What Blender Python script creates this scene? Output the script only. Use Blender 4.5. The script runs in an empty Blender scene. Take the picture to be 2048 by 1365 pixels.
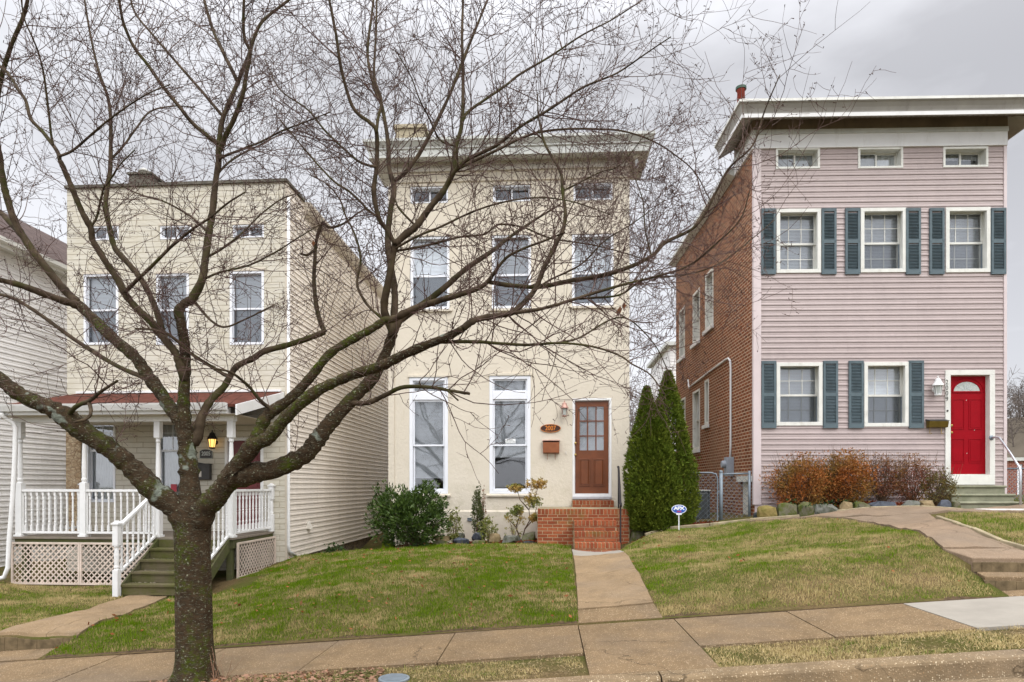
import bpy, bmesh, math, random
import numpy as np
from mathutils import Vector
random.seed(7)
RS = np.random.RandomState(11)
scene = bpy.context.scene
# ------------------------------------------------------------------ camera, light, exposure
CZ = 1.75                      # eye height above the road under the lens
YAW = math.atan(71 / 1300)
cam_d = bpy.data.cameras.new('camera'); cam = bpy.data.objects.new('camera', cam_d)
scene.collection.objects.link(cam); scene.camera = cam
cam.location = (0, 0, CZ); cam.rotation_euler = (math.pi / 2, 0, YAW)
cam_d.sensor_width = 36; cam_d.lens = 36 * 1300 / 2048
cam_d.shift_y = (972 - 682.5) / 2048
cam_d.clip_end = 3000
scene.render.resolution_x = 1024; scene.render.resolution_y = 682
scene.view_settings.view_transform = 'Standard'; scene.view_settings.look = 'None'
scene.view_settings.exposure = 0.58; scene.view_settings.gamma = 1
SUN_EL = math.radians(46); SUN_AZ = math.radians(34)      # the bright part of the overcast is behind the lens
world = bpy.data.worlds.new('World'); scene.world = world; world.use_nodes = True
wn = world.node_tree; wn.nodes.clear()
def wnode(t, **k):
    n = wn.nodes.new(t)
    for a, b in k.items(): setattr(n, a, b)
    return n
sky = wnode('ShaderNodeTexSky', sky_type='NISHITA', sun_disc=False)
sky.sun_elevation = SUN_EL; sky.sun_rotation = math.pi + SUN_AZ
bg1 = wnode('ShaderNodeBackground'); bg1.inputs[1].default_value = 0.1
wn.links.new(sky.outputs[0], bg1.inputs[0])
tc = wnode('ShaderNodeTexCoord'); mp = wnode('ShaderNodeMapping'); mp.inputs['Scale'].default_value = (1.0, 1.0, 2.6)
mp.inputs['Location'].default_value = (0.62, 0.1, 0.4)
wn.links.new(tc.outputs['Generated'], mp.inputs[0])
nz = wnode('ShaderNodeTexNoise'); nz.inputs['Scale'].default_value = 2.3; nz.inputs['Detail'].default_value = 6; nz.inputs['Roughness'].default_value = 0.5
wn.links.new(mp.outputs[0], nz.inputs['Vector'])
rp = wnode('ShaderNodeValToRGB'); rp.color_ramp.elements[0].position = 0.40; rp.color_ramp.elements[0].color = (.40, .40, .42, 1)
rp.color_ramp.elements[1].position = 0.62; rp.color_ramp.elements[1].color = (.605, .61, .64, 1)
tx = wnode('ShaderNodeSeparateXYZ'); wn.links.new(tc.outputs['Generated'], tx.inputs[0])
tilt = wnode('ShaderNodeMath', operation='MULTIPLY_ADD'); tilt.inputs[1].default_value = -.13; wn.links.new(tx.outputs[0], tilt.inputs[0]); wn.links.new(nz.outputs['Fac'], tilt.inputs[2])
wn.links.new(tilt.outputs[0], rp.inputs[0])
bg2 = wnode('ShaderNodeBackground')
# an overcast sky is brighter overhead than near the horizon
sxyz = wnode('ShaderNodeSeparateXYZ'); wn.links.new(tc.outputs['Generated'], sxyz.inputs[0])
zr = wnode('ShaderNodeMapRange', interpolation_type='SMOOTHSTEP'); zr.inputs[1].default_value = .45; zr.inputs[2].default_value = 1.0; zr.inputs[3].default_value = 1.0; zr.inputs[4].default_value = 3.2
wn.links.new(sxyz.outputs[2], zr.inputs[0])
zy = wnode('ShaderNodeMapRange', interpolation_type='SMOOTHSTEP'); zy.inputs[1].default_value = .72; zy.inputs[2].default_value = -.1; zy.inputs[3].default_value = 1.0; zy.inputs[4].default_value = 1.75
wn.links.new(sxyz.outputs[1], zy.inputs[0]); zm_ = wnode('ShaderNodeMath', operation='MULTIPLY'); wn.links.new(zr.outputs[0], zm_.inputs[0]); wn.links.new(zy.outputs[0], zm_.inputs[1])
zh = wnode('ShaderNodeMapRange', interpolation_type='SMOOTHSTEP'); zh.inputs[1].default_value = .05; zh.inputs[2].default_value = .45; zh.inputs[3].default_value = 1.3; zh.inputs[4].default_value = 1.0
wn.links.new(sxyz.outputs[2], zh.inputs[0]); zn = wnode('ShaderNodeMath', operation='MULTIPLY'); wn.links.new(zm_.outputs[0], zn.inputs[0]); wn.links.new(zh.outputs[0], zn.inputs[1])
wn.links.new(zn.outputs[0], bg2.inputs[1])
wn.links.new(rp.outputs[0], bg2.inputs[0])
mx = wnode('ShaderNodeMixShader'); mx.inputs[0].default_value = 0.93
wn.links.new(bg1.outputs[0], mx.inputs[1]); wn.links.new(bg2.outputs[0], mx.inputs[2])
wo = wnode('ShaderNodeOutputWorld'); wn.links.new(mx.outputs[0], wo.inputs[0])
sd = bpy.data.lights.new('sun', 'SUN'); sun = bpy.data.objects.new('sun', sd); scene.collection.objects.link(sun)
sd.energy = 1.15; sd.angle = math.radians(36); sd.color = (1, .97, .92)
sun.rotation_euler = (math.pi / 2 - SUN_EL, 0, SUN_AZ)

# ------------------------------------------------------------------ picture <-> place
CA, SA = math.cos(YAW), math.sin(YAW)
def ray(px, py):
    u = (px - 1024) / 1300; v = (972 - py) / 1300
    return (u * CA - SA, u * SA + CA, v)
def W(px, py, d):              # point at distance d along the optical axis
    r = ray(px, py); return (r[0] * d, r[1] * d, CZ + r[2] * d)
def P(px, py, Y):              # point on the plane y = Y
    r = ray(px, py); t = Y / r[1]; return (r[0] * t, Y, CZ + r[2] * t)
class Fr:                      # the frame of a house: origin, heading, base height
    def __init__(s, O, a, zb):
        s.O = O; s.a = a; s.zb = zb; s.ex = (math.cos(a), math.sin(a)); s.ey = (-math.sin(a), math.cos(a))
    def L(s, px, py, d=0.0):
        r = ray(px, py); den = r[0]*s.ey[0] + r[1]*s.ey[1]
        t = (d + s.O[0]*s.ey[0] + s.O[1]*s.ey[1]) / den
        x = r[0]*t - s.O[0]; y = r[1]*t - s.O[1]
        return x*s.ex[0] + y*s.ex[1], CZ + r[2]*t - s.zb
    def S(s, px, py, c):
        r = ray(px, py); den = r[0]*s.ex[0] + r[1]*s.ex[1]
        t = (c + s.O[0]*s.ex[0] + s.O[1]*s.ex[1]) / den
        x = r[0]*t - s.O[0]; y = r[1]*t - s.O[1]
        return x*s.ey[0] + y*s.ey[1], CZ + r[2]*t - s.zb
    def R(s, x0, x1, y0, y1, d=0.0):       # pixel rectangle -> (lx0,lx1,lz0,lz1)
        a = s.L(x0, y1, d); b = s.L(x1, y0, d)
        m = s.L((x0+x1)/2, y1, d); n = s.L((x0+x1)/2, y0, d)
        return (a[0], b[0], m[1], n[1])
    def root(s, name): return empty(name, (s.O[0], s.O[1], s.zb), s.a)

# ------------------------------------------------------------------ objects
def link(o, parent=None):
    scene.collection.objects.link(o)
    if parent: o.parent = parent
    return o
def empty(name, loc=(0, 0, 0), rz=0, parent=None):
    o = bpy.data.objects.new(name, None); o.location = loc; o.rotation_euler = (0, 0, rz); o.empty_display_size = .1
    return link(o, parent)
def tag(o, label=None, cat=None, group=None, kind=None):
    if label: o['label'] = label
    if cat: o['category'] = cat
    if group: o['group'] = group
    if kind: o['kind'] = kind
    return o
def copy_tree(o, parent=None):
    c = o.copy(); scene.collection.objects.link(c); c.parent = parent
    for ch in o.children: copy_tree(ch, c)
    return c
class MB:
    def __init__(s): s.v = []; s.f = []
    def quad(s, *p):
        n = len(s.v); s.v += [tuple(q) for q in p]; s.f.append(tuple(range(n, n+len(p)))); return s
    def box(s, x0, x1, y0, y1, z0, z1):
        if x0 > x1: x0, x1 = x1, x0
        if y0 > y1: y0, y1 = y1, y0
        if z0 > z1: z0, z1 = z1, z0
        n = len(s.v)
        s.v += [(x0,y0,z0),(x1,y0,z0),(x1,y1,z0),(x0,y1,z0),(x0,y0,z1),(x1,y0,z1),(x1,y1,z1),(x0,y1,z1)]
        s.f += [tuple(n+i for i in q) for q in ((0,3,2,1),(4,5,6,7),(0,1,5,4),(1,2,6,5),(2,3,7,6),(3,0,4,7))]; return s
    def bar(s, a, b, w, h=None, up=(0,0,1)):     # rectangular bar between two points
        h = h or w; a = Vector(a); b = Vector(b); d = (b-a).normalized(); up = Vector(up)
        if abs(d.dot(up)) > .99: up = Vector((0,1,0))
        x = d.cross(up).normalized()*w/2; y = x.cross(d).normalized()*h/2; n = len(s.v)
        for c in (a, b): s.v += [tuple(c-x-y), tuple(c+x-y), tuple(c+x+y), tuple(c-x+y)]
        s.f += [tuple(n+i for i in q) for q in ((3,2,1,0),(4,5,6,7),(0,1,5,4),(1,2,6,5),(2,3,7,6),(3,0,4,7))]; return s
    def tube(s, pts, r, k=8, cap=True):
        pts = [Vector(p) for p in pts]; m = len(pts); rr = r if hasattr(r, '__len__') else [r]*m
        d0 = (pts[1]-pts[0]).normalized(); ref = Vector((0,0,1)) if abs(d0.z) < .9 else Vector((1,0,0))
        x = d0.cross(ref).normalized(); n = len(s.v)
        for i, p in enumerate(pts):
            d = (pts[min(i+1,m-1)]-pts[max(i-1,0)]).normalized()
            x = (x - d*x.dot(d)).normalized(); y = d.cross(x)
            for j in range(k):
                a = 2*math.pi*j/k; s.v.append(tuple(p + (x*math.cos(a)+y*math.sin(a))*rr[i]))
        for i in range(m-1):
            for j in range(k):
                a = n+i*k+j; b = n+i*k+(j+1)%k; s.f.append((a, b, b+k, a+k))
        if cap: s.f.append(tuple(n+j for j in reversed(range(k)))); s.f.append(tuple(n+(m-1)*k+j for j in range(k)))
        return s
    def lathe(s, cx, cy, prof, k=16, ax='z'):
        n = len(s.v)
        for r, z in prof:
            for j in range(k):
                a = 2*math.pi*j/k; c, q = r*math.cos(a), r*math.sin(a)
                s.v.append((cx+c, cy+q, z) if ax == 'z' else (cx+c, z, cy+q))
        for i in range(len(prof)-1):
            for j in range(k):
                a = n+i*k+j; b = n+i*k+(j+1)%k
                s.f.append((a, b, b+k, a+k) if ax == 'z' else (a, a+k, b+k, b))
        s.f.append(tuple(n+j for j in range(k))); s.f.append(tuple(n+(len(prof)-1)*k+j for j in range(k)))
        return s
    def ext(s, poly, axis, a, b):   # polygon extruded along an axis; poly gives the two other coordinates in order
        def pt(p, t): return (t, p[0], p[1]) if axis == 'x' else ((p[0], t, p[1]) if axis == 'y' else (p[0], p[1], t))
        n = len(s.v); k = len(poly)
        s.v += [pt(p, a) for p in poly] + [pt(p, b) for p in poly]
        s.f.append(tuple(range(n, n+k))); s.f.append(tuple(range(n+2*k-1, n+k-1, -1)))
        for i in range(k): j = (i+1) % k; s.f.append((n+i, n+k+i, n+k+j, n+j))
        return s
    def build(s, name, mat, parent=None, smooth=False, bevel=0, label=None):
        me = bpy.data.meshes.new(name); me.from_pydata(s.v, [], s.f); me.materials.append(mat)
        if smooth: me.polygons.foreach_set('use_smooth', [True]*len(me.polygons))
        bm = bmesh.new(); bm.from_mesh(me); bmesh.ops.recalc_face_normals(bm, faces=bm.faces); bm.to_mesh(me); bm.free()
        o = bpy.data.objects.new(name, me); link(o, parent)
        if bevel:
            b = o.modifiers.new('bevel', 'BEVEL'); b.width = bevel; b.segments = 2; b.limit_method = 'ANGLE'
        if label: o['label'] = label
        return o
def np_mesh(name, V, Fc, mat, parent=None, smooth=False):
    V = np.asarray(V, dtype=np.float32).reshape(-1, 3); Fc = np.asarray(Fc, dtype=np.int32); k = Fc.shape[1]; m = len(Fc)
    me = bpy.data.meshes.new(name); me.vertices.add(len(V)); me.vertices.foreach_set('co', V.ravel())
    me.loops.add(m*k); me.loops.foreach_set('vertex_index', Fc.ravel())
    me.polygons.add(m); me.polygons.foreach_set('loop_start', np.arange(0, m*k, k, dtype=np.int32))
    try: me.polygons.foreach_set('loop_total', np.full(m, k, dtype=np.int32))
    except Exception: pass
    if smooth: me.polygons.foreach_set('use_smooth', np.ones(m, dtype=bool))
    me.update(calc_edges=True); me.validate(); me.materials.append(mat)
    o = bpy.data.objects.new(name, me); return link(o, parent)
def text_obj(name, s, size, mat, parent, loc, rot=(math.pi/2, 0, 0), depth=.004, font_scale=(1, 1), spacing=1.0, bold=0, align='CENTER'):
    cu = bpy.data.curves.new(name, 'FONT'); cu.body = s; cu.size = size; cu.extrude = depth; cu.align_x = align; cu.align_y = 'CENTER'
    cu.space_character = spacing; cu.offset = bold; cu.space_line = .95
    t = bpy.data.objects.new(name+'_c', cu); scene.collection.objects.link(t)
    dg = bpy.context.evaluated_depsgraph_get(); me = bpy.data.meshes.new_from_object(t.evaluated_get(dg)); bpy.data.objects.remove(t)
    me.materials.clear(); me.materials.append(mat)
    for v in me.vertices: v.co.x *= font_scale[0]; v.co.y *= font_scale[1]
    o = bpy.data.objects.new(name, me); o.location = loc; o.rotation_euler = rot
    return link(o, parent)

# ------------------------------------------------------------------ materials
class N:
    def __init__(s, name):
        s.m = bpy.data.materials.new(name); s.m.use_nodes = True; s.t = s.m.node_tree; s.t.nodes.clear()
        s.out = s.t.nodes.new('ShaderNodeOutputMaterial'); s.b = s.t.nodes.new('ShaderNodeBsdfPrincipled')
        s.t.links.new(s.b.outputs[0], s.out.inputs[0]); s.tc = s.t.nodes.new('ShaderNodeTexCoord')
    def new(s, t, **k):
        n = s.t.nodes.new(t)
        for a, b in k.items(): setattr(n, a, b)
        return n
    def ln(s, a, b): s.t.links.new(a, b)
    def setin(s, sock, v):
        if hasattr(v, 'links') or hasattr(v, 'is_output'): s.ln(v, sock)
        elif isinstance(v, (tuple, list)) and len(v) == 3 and sock.type == 'RGBA': sock.default_value = (*v, 1)
        else: sock.default_value = v
    def coord(s, scale=(1,1,1), loc=(0,0,0), rot=(0,0,0), src='Object'):
        m = s.new('ShaderNodeMapping'); m.inputs['Scale'].default_value = scale; m.inputs['Location'].default_value = loc
        m.inputs['Rotation'].default_value = rot
        s.ln(s.tc.outputs[src], m.inputs[0]); return m.outputs[0]
    def noise(s, sc, det=4, rough=.55, vec=None, dist=0):
        n = s.new('ShaderNodeTexNoise'); n.inputs['Scale'].default_value = sc; n.inputs['Detail'].default_value = det
        n.inputs['Roughness'].default_value = rough; n.inputs['Distortion'].default_value = dist
        s.ln(vec if vec is not None else s.tc.outputs['Object'], n.inputs['Vector']); return n.outputs['Fac']
    def ramp(s, f, a, b, c0=(0,0,0), c1=(1,1,1)):
        r = s.new('ShaderNodeValToRGB'); r.color_ramp.elements[0].position = a; r.color_ramp.elements[1].position = b
        r.color_ramp.elements[0].color = (*c0, 1); r.color_ramp.elements[1].color = (*c1, 1); s.ln(f, r.inputs[0]); return r.outputs[0]
    def mix(s, f, a, b, mode='MIX'):
        n = s.new('ShaderNodeMix', data_type='RGBA', blend_type=mode)
        s.setin(n.inputs[0], f); s.setin(n.inputs[6], a); s.setin(n.inputs[7], b); return n.outputs[2]
    def math(s, op, a, b=0.0):
        n = s.new('ShaderNodeMath', operation=op); s.setin(n.inputs[0], a); s.setin(n.inputs[1], b); return n.outputs[0]
    def island(s): return s.new('ShaderNodeNewGeometry').outputs['Random Per Island']
    def bump(s, h, st=.5, dist=.01):
        n = s.new('ShaderNodeBump'); n.inputs['Strength'].default_value = st; n.inputs['Distance'].default_value = dist
        s.ln(h, n.inputs['Height']); s.ln(n.outputs[0], s.b.inputs['Normal'])
    def fin(s, col, rough=.7, **k):
        s.setin(s.b.inputs['Base Color'], col); s.setin(s.b.inputs['Roughness'], rough)
        if 'Specular IOR Level' not in k: k['Specular IOR Level'] = .12 if rough >= .7 else (.3 if rough >= .42 else .45)
        for a, v in k.items(): s.setin(s.b.inputs[a], v)
        return s.m
def mul(c, k): return tuple(min(1, x*k) for x in c)
def plain(name, c, rough=.6, var=.12, nscale=6, bump=0, bscale=60, metal=0, dirt=None, **k):
    n = N(name); col = n.mix(n.ramp(n.noise(nscale, 5), .3, .7), mul(c, 1-var), mul(c, 1+var))
    if dirt: col = n.mix(n.math('MULTIPLY', n.ramp(n.noise(nscale*.6+1.3, 8, .7, vec=n.coord(scale=(1.6, 1.6, .5))), .54, .80), .65), col, dirt)
    if bump: n.bump(n.noise(bscale, 4), bump, .004)
    return n.fin(col, rough, Metallic=metal, **k)
M = {}
def brick_mat(name, c1, c2, mortar, bw=.2, bh=.068, ms=.012, axis='x', rough=.85, worn=None, nb=.6):
    n = N(name); sx = n.new('ShaderNodeSeparateXYZ'); n.ln(n.tc.outputs['Object'], sx.inputs[0])
    cb = n.new('ShaderNodeCombineXYZ'); n.ln(sx.outputs['Y' if axis == 'y' else 'X'], cb.inputs[0]); n.ln(sx.outputs['Z'], cb.inputs[1])
    b = n.new('ShaderNodeTexBrick'); n.ln(cb.outputs[0], b.inputs['Vector']); b.inputs['Scale'].default_value = 1
    b.inputs['Color1'].default_value = (*c1, 1); b.inputs['Color2'].default_value = (*c2, 1); b.inputs['Mortar'].default_value = (*mortar, 1)
    b.inputs['Brick Width'].default_value = bw; b.inputs['Row Height'].default_value = bh; b.inputs['Mortar Size'].default_value = ms
    b.inputs['Mortar Smooth'].default_value = .2; b.inputs['Bias'].default_value = -.1
    col = n.mix(n.ramp(n.noise(3.5, 6), .35, .7), b.outputs['Color'], mul(c1, .6), 'MIX')
    m = n.new('ShaderNodeMix', data_type='RGBA'); m.inputs[0].default_value = .35; n.ln(b.outputs['Color'], m.inputs[6]); n.ln(col, m.inputs[7]); col = m.outputs[2]
    if worn: col = n.mix(n.math('MULTIPLY', n.ramp(n.noise(.55, 7, .7), .48, .62), .45), col, worn)
    n.bump(n.math('SUBTRACT', n.noise(50), n.math('MULTIPLY', b.outputs['Fac'], 1.5)), .6, .006)
    return n.fin(col, rough)
def siding_mat(name, c, dirt, rough=.45, streak=.5):
    n = N(name); f1 = n.noise(2.2, 6, .6, vec=n.coord(scale=(1, 1, .35))); f2 = n.noise(9, 5, .6, vec=n.coord(scale=(1, 1, 3)))
    col = n.mix(n.ramp(f1, .35, .72), c, mul(c, .86)); col = n.mix(n.ramp(f2, .4, .8), col, mul(c, 1.06))
    sp_ = n.new('ShaderNodeSeparateXYZ'); n.ln(n.tc.outputs['Object'], sp_.inputs[0]); cb_ = n.new('ShaderNodeCombineXYZ'); n.ln(n.math('ADD', sp_.outputs[0], sp_.outputs[1]), cb_.inputs[0]); n.ln(sp_.outputs[2], cb_.inputs[1])
    bt = n.new('ShaderNodeTexBrick'); n.ln(cb_.outputs[0], bt.inputs['Vector']); bt.inputs['Scale'].default_value = 1; bt.inputs['Brick Width'].default_value = 3.3; bt.inputs['Row Height'].default_value = .221; bt.offset = .43; bt.offset_frequency = 3
    bt.inputs['Mortar Size'].default_value = .0022; bt.inputs['Color1'].default_value = (1, 1, 1, 1); bt.inputs['Color2'].default_value = (.93, .925, .92, 1); bt.inputs['Mortar'].default_value = (.72, .70, .69, 1)
    col = n.mix(1.0, col, bt.outputs['Color'], 'MULTIPLY')
    st = n.ramp(n.noise(1.7, 7, .65, vec=n.coord(scale=(2.6, 2.6, .12), loc=(3.1, 1, 2))), .60, .80)
    col = n.mix(n.math('MULTIPLY', st, streak), col, dirt)
    n.bump(n.noise(30, 3, vec=n.coord(scale=(.25, .25, 3))), .12, .002)
    return n.fin(col, rough)
M['white'] = plain('white_paint', (.74, .74, .73), .45, .05, 3, dirt=(.52, .50, .45))
M['white_pvc'] = plain('white_vinyl', (.76, .78, .82), .4, .04, 3)
M['off_white'] = plain('aged_white_paint', (.68, .68, .63), .55, .08, 4, dirt=(.40, .37, .30))
M['cornice'] = plain('cornice_paint', (.52, .53, .50), .5, .1, 2.2, dirt=(.20, .19, .17))
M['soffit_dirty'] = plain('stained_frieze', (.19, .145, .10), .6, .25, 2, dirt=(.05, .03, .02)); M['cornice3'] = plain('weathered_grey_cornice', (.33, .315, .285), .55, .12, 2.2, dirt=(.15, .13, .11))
M['cornice2'] = plain('cornice_cream_paint', (.55, .52, .46), .5, .1, 2.2, dirt=(.30, .27, .21))
M['soffit'] = plain('soffit_boards', (.55, .53, .46), .6, .1, 2)
M['pink_siding'] = siding_mat('pink_siding', (.415, .342, .328), (.33, .27, .24), .42, .6)
M['tan_siding'] = siding_mat('tan_siding', (.82, .75, .66), (.40, .34, .24), .45, .3)
M['white_siding'] = siding_mat('white_siding', (.84, .83, .82), (.45, .42, .37), .42, .3)
M['pink_trim'] = plain('pink_corner_trim', (.60, .52, .515), .45, .06, 2, dirt=(.42, .37, .34))
M['tan_trim'] = plain('tan_trim', (.55, .49, .40), .5, .08, 2)
M['shutter'] = plain('blue_grey_shutter_paint', (.090, .125, .140), .5, .2, 5)
M['red_door'] = plain('red_door_paint', (.27, .001, .007), .5, .08, 4, **{'Specular IOR Level': .12})
M['brown_door'] = plain('brown_door_paint', (.155, .046, .014), .4, .16, 5)
M['maroon_door'] = plain('maroon_door_paint', (.13, .012, .014), .4, .1, 4)
M['brick_side'] = brick_mat('old_red_brick', (.27, .085, .036), (.14, .045, .022), (.56, .43, .30), .2, .071, .010, 'y', worn=(.31, .19, .12))
M['brick_far'] = brick_mat('far_red_brick', (.25, .07, .045), (.2, .05, .03), (.4, .3, .24), .2, .07, .01, 'x')
n = N('orange_brick'); isl = n.island()
c = n.mix(isl, (.35, .11, .048), (.20, .052, .024)); c = n.mix(n.ramp(n.noise(22, 5), .45, .75), c, (.22, .05, .02))
c = n.mix(n.math('MULTIPLY', n.ramp(n.noise(2.6, 6, .7), .54, .68), .65), c, (.13, .12, .03)); n.bump(n.noise(90), .4, .003); M['orange_brick'] = n.fin(c, .8)
M['mortar'] = plain('mortar', (.34, .26, .16), .95, .25, 14, .4, 120)
M['mortar_light'] = plain('pale_mortar', (.52, .44, .34), .95, .25, 14, .4, 120)
# stucco
n = N('cream_stucco'); base = (.655, .595, .49)
c = n.mix(n.ramp(n.noise(1.1, 6, .6), .35, .7), base, mul(base, .93)); c = n.mix(n.math('MULTIPLY', n.ramp(n.noise(1.4, 8, .7, vec=n.coord(scale=(1.5, 1, .45), loc=(5, 0, 1))), .58, .75), .45), c, (.50, .44, .27))
sx = n.new('ShaderNodeSeparateXYZ'); n.ln(n.tc.outputs['Object'], sx.inputs[0])
lw = n.new('ShaderNodeMapRange'); lw.inputs[1].default_value = 2.2; lw.inputs[2].default_value = .1; n.ln(sx.outputs[2], lw.inputs[0])
c = n.mix(n.math('MULTIPLY', n.math('MULTIPLY', n.ramp(n.noise(3, 8, .75), .50, .68), lw.outputs[0]), .6), c, (.33, .31, .17))
h = n.math('ADD', n.noise(16, 3, .5), n.math('MULTIPLY', n.noise(48, 4, .6), .6)); n.bump(h, .6, .015); M['stucco'] = n.fin(c, .88)
# stamped cladding of the cream house
n = N('stamped_cream_cladding'); sx = n.new('ShaderNodeSeparateXYZ'); n.ln(n.tc.outputs['Object'], sx.inputs[0])
cb = n.new('ShaderNodeCombineXYZ'); n.ln(sx.outputs['X'], cb.inputs[0]); n.ln(sx.outputs['Z'], cb.inputs[1])
b = n.new('ShaderNodeTexBrick'); n.ln(cb.outputs[0], b.inputs['Vector']); b.inputs['Scale'].default_value = 1
b.inputs['Brick Width'].default_value = .78; b.inputs['Row Height'].default_value = .115; b.inputs['Mortar Size'].default_value = .007
b.inputs['Color1'].default_value = (.61, .575, .49, 1); b.inputs['Color2'].default_value = (.575, .545, .465, 1); b.inputs['Mortar'].default_value = (.40, .355, .27, 1)
b.offset = .37; b.squash = .6; b.squash_frequency = 3
c = n.mix(n.math('MULTIPLY', n.ramp(n.noise(2.4, 7, .65), .42, .72), .5), b.outputs['Color'], (.48, .43, .31))
n.bump(n.math('SUBTRACT', n.noise(9, 6, .7, vec=n.coord(scale=(.6, 1, 2.2))), b.outputs['Fac']), .7, .02); M['clad'] = n.fin(c, .75)
# stone of the foundation and the old corner pier
n = N('rubble_stone'); v = n.new('ShaderNodeTexVoronoi', feature='DISTANCE_TO_EDGE'); v.inputs['Scale'].default_value = 7; n.ln(n.coord(scale=(1, 1, 1.6)), v.inputs['Vector'])
c = n.mix(n.ramp(n.noise(8, 6), .35, .65), (.22, .17, .12), (.10, .085, .07)); c = n.mix(n.ramp(v.outputs['Distance'], .0, .06, (1,1,1), (0,0,0)), c, (.33, .27, .20))
n.bump(v.outputs['Distance'], .8, .03); M['rubble'] = n.fin(c, .9)
n = N('old_formstone'); v = n.new('ShaderNodeTexVoronoi', feature='DISTANCE_TO_EDGE'); v.inputs['Scale'].default_value = 9; n.ln(n.coord(scale=(1, 1, 1.5)), v.inputs['Vector'])
c = n.mix(n.ramp(n.noise(10, 6), .35, .65), (.50, .40, .27), (.32, .22, .13)); c = n.mix(n.ramp(v.outputs['Distance'], .0, .05, (1,1,1), (0,0,0)), c, (.13, .07, .04))
n.bump(v.outputs['Distance'], .8, .03); M['old_stone'] = n.fin(c, .9)
# windows
def glass(name, tint=(.9, .93, .95), gloss=.12):
    m = bpy.data.materials.new(name); m.use_nodes = True; t = m.node_tree; t.nodes.clear()
    o = t.nodes.new('ShaderNodeOutputMaterial'); tr = t.nodes.new('ShaderNodeBsdfTransparent'); tr.inputs[0].default_value = (*tint, 1)
    g = t.nodes.new('ShaderNodeBsdfGlossy'); g.inputs['Roughness'].default_value = .03; g.inputs[0].default_value = (.85, .88, .92, 1)
    fr = t.nodes.new('ShaderNodeFresnel'); fr.inputs[0].default_value = 1.5
    ad = t.nodes.new('ShaderNodeMath'); ad.operation = 'ADD'; ad.inputs[1].default_value = gloss; t.links.new(fr.outputs[0], ad.inputs[0])
    mx = t.nodes.new('ShaderNodeMixShader'); t.links.new(ad.outputs[0], mx.inputs[0]); t.links.new(tr.outputs[0], mx.inputs[1]); t.links.new(g.outputs[0], mx.inputs[2])
    t.links.new(mx.outputs[0], o.inputs[0]); return m
M['glass'] = glass('window_glass'); M['screen'] = glass('insect_screen', (.66, .67, .68), .02)
M['blind'] = plain('white_blind', (.84, .85, .86), .6, .05, 2)
M['curtain'] = plain('curtain_cloth', (.60, .60, .58), .9, .15, 3)
M['dark'] = plain('dark_room', (.03, .028, .028), .9, .3, 2)
M['frost'] = plain('frosted_glass', (.42, .45, .42), .25, .15, 12)
M['black_metal'] = plain('black_iron', (.022, .02, .022), .5, .2, 10)
M['galv'] = plain('galvanised_steel', (.20, .235, .265), .5, .15, 12, metal=.3)
M['alu'] = plain('aluminium_tube', (.55, .57, .60), .35, .1, 12, metal=.7)
M['meter_grey'] = plain('grey_enamel', (.30, .33, .37), .45, .1, 8)
M['copper'] = plain('coppery_brown_metal', (.30, .105, .045), .38, .15, 9, metal=.35)
M['pink_copper'] = plain('weathered_copper', (.42, .25, .20), .45, .2, 12, metal=.3)
M['brass'] = plain('brass', (.42, .29, .10), .35, .15, 12, metal=.9)
M['olive_brass'] = plain('tarnished_brass', (.14, .095, .015), .38, .2, 9, metal=.4)
M['orange_letter'] = plain('orange_numerals', (.62, .20, .03), .5, .05, 9)
M['dark_brown'] = plain('dark_brown_plaque', (.05, .022, .015), .5, .1, 9)
M['dark_grey'] = plain('dark_grey_metal', (.05, .048, .045), .5, .15, 9)
M['blue_sign'] = plain('blue_sign_print', (.015, .09, .42), .35, .03, 9)
M['sign_white'] = plain('white_sign_print', (.78, .80, .80), .4, .03, 9)
M['red_print'] = plain('red_print', (.45, .03, .05), .4, .03, 9)
M['black_print'] = plain('black_print', (.02, .02, .02), .5, .03, 9)
M['ac_mesh'] = plain('dark_condenser_grille', (.035, .042, .042), .55, .3, 30)
M['ac_case'] = plain('beige_condenser_case', (.42, .41, .37), .5, .1, 5)
M['lattice'] = plain('tan_lattice', (.60, .50, .42), .6, .12, 4, dirt=(.36, .28, .2))
def wood(name, c, moss, mf=.5, mfac=.8):
    n = N(name); f = n.noise(7, 6, .65, vec=n.coord(scale=(.25, 2.5, 2.5))); col = n.mix(n.ramp(f, .3, .7), c, mul(c, .6))
    col = n.mix(n.math('MULTIPLY', n.ramp(n.noise(3.1, 7, .7), mf-.1, mf+.12), mfac), col, moss); n.bump(f, .4, .004); return n.fin(col, .85)
M['step_wood'] = wood('mossy_step_boards', (.15, .125, .075), (.075, .085, .015), .50, .75)
M['deck_wood'] = wood('weathered_deck', (.26, .22, .18), (.12, .13, .05), .6, .5)
M['mossy_post'] = wood('mossy_post', (.12, .11, .065), (.07, .085, .02), .48, .7)
M['vent'] = plain('cream_vent_cover', (.66, .62, .55), .5, .05, 9)
def shingle(name, c):
    n = N(name); b = n.new('ShaderNodeTexBrick'); n.ln(n.coord(), b.inputs['Vector']); b.inputs['Scale'].default_value = 1
    b.inputs['Brick Width'].default_value = .16; b.inputs['Row Height'].default_value = .13; b.inputs['Mortar Size'].default_value = .004
    b.inputs['Color1'].default_value = (*c, 1); b.inputs['Color2'].default_value = (*mul(c, .6), 1); b.inputs['Mortar'].default_value = (*mul(c, .35), 1)
    col = n.mix(n.math('MULTIPLY', n.ramp(n.noise(4, 7, .7), .4, .7), .5), b.outputs['Color'], mul(c, .55)); n.bump(n.noise(110), .5, .004); return n.fin(col, .92)
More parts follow.
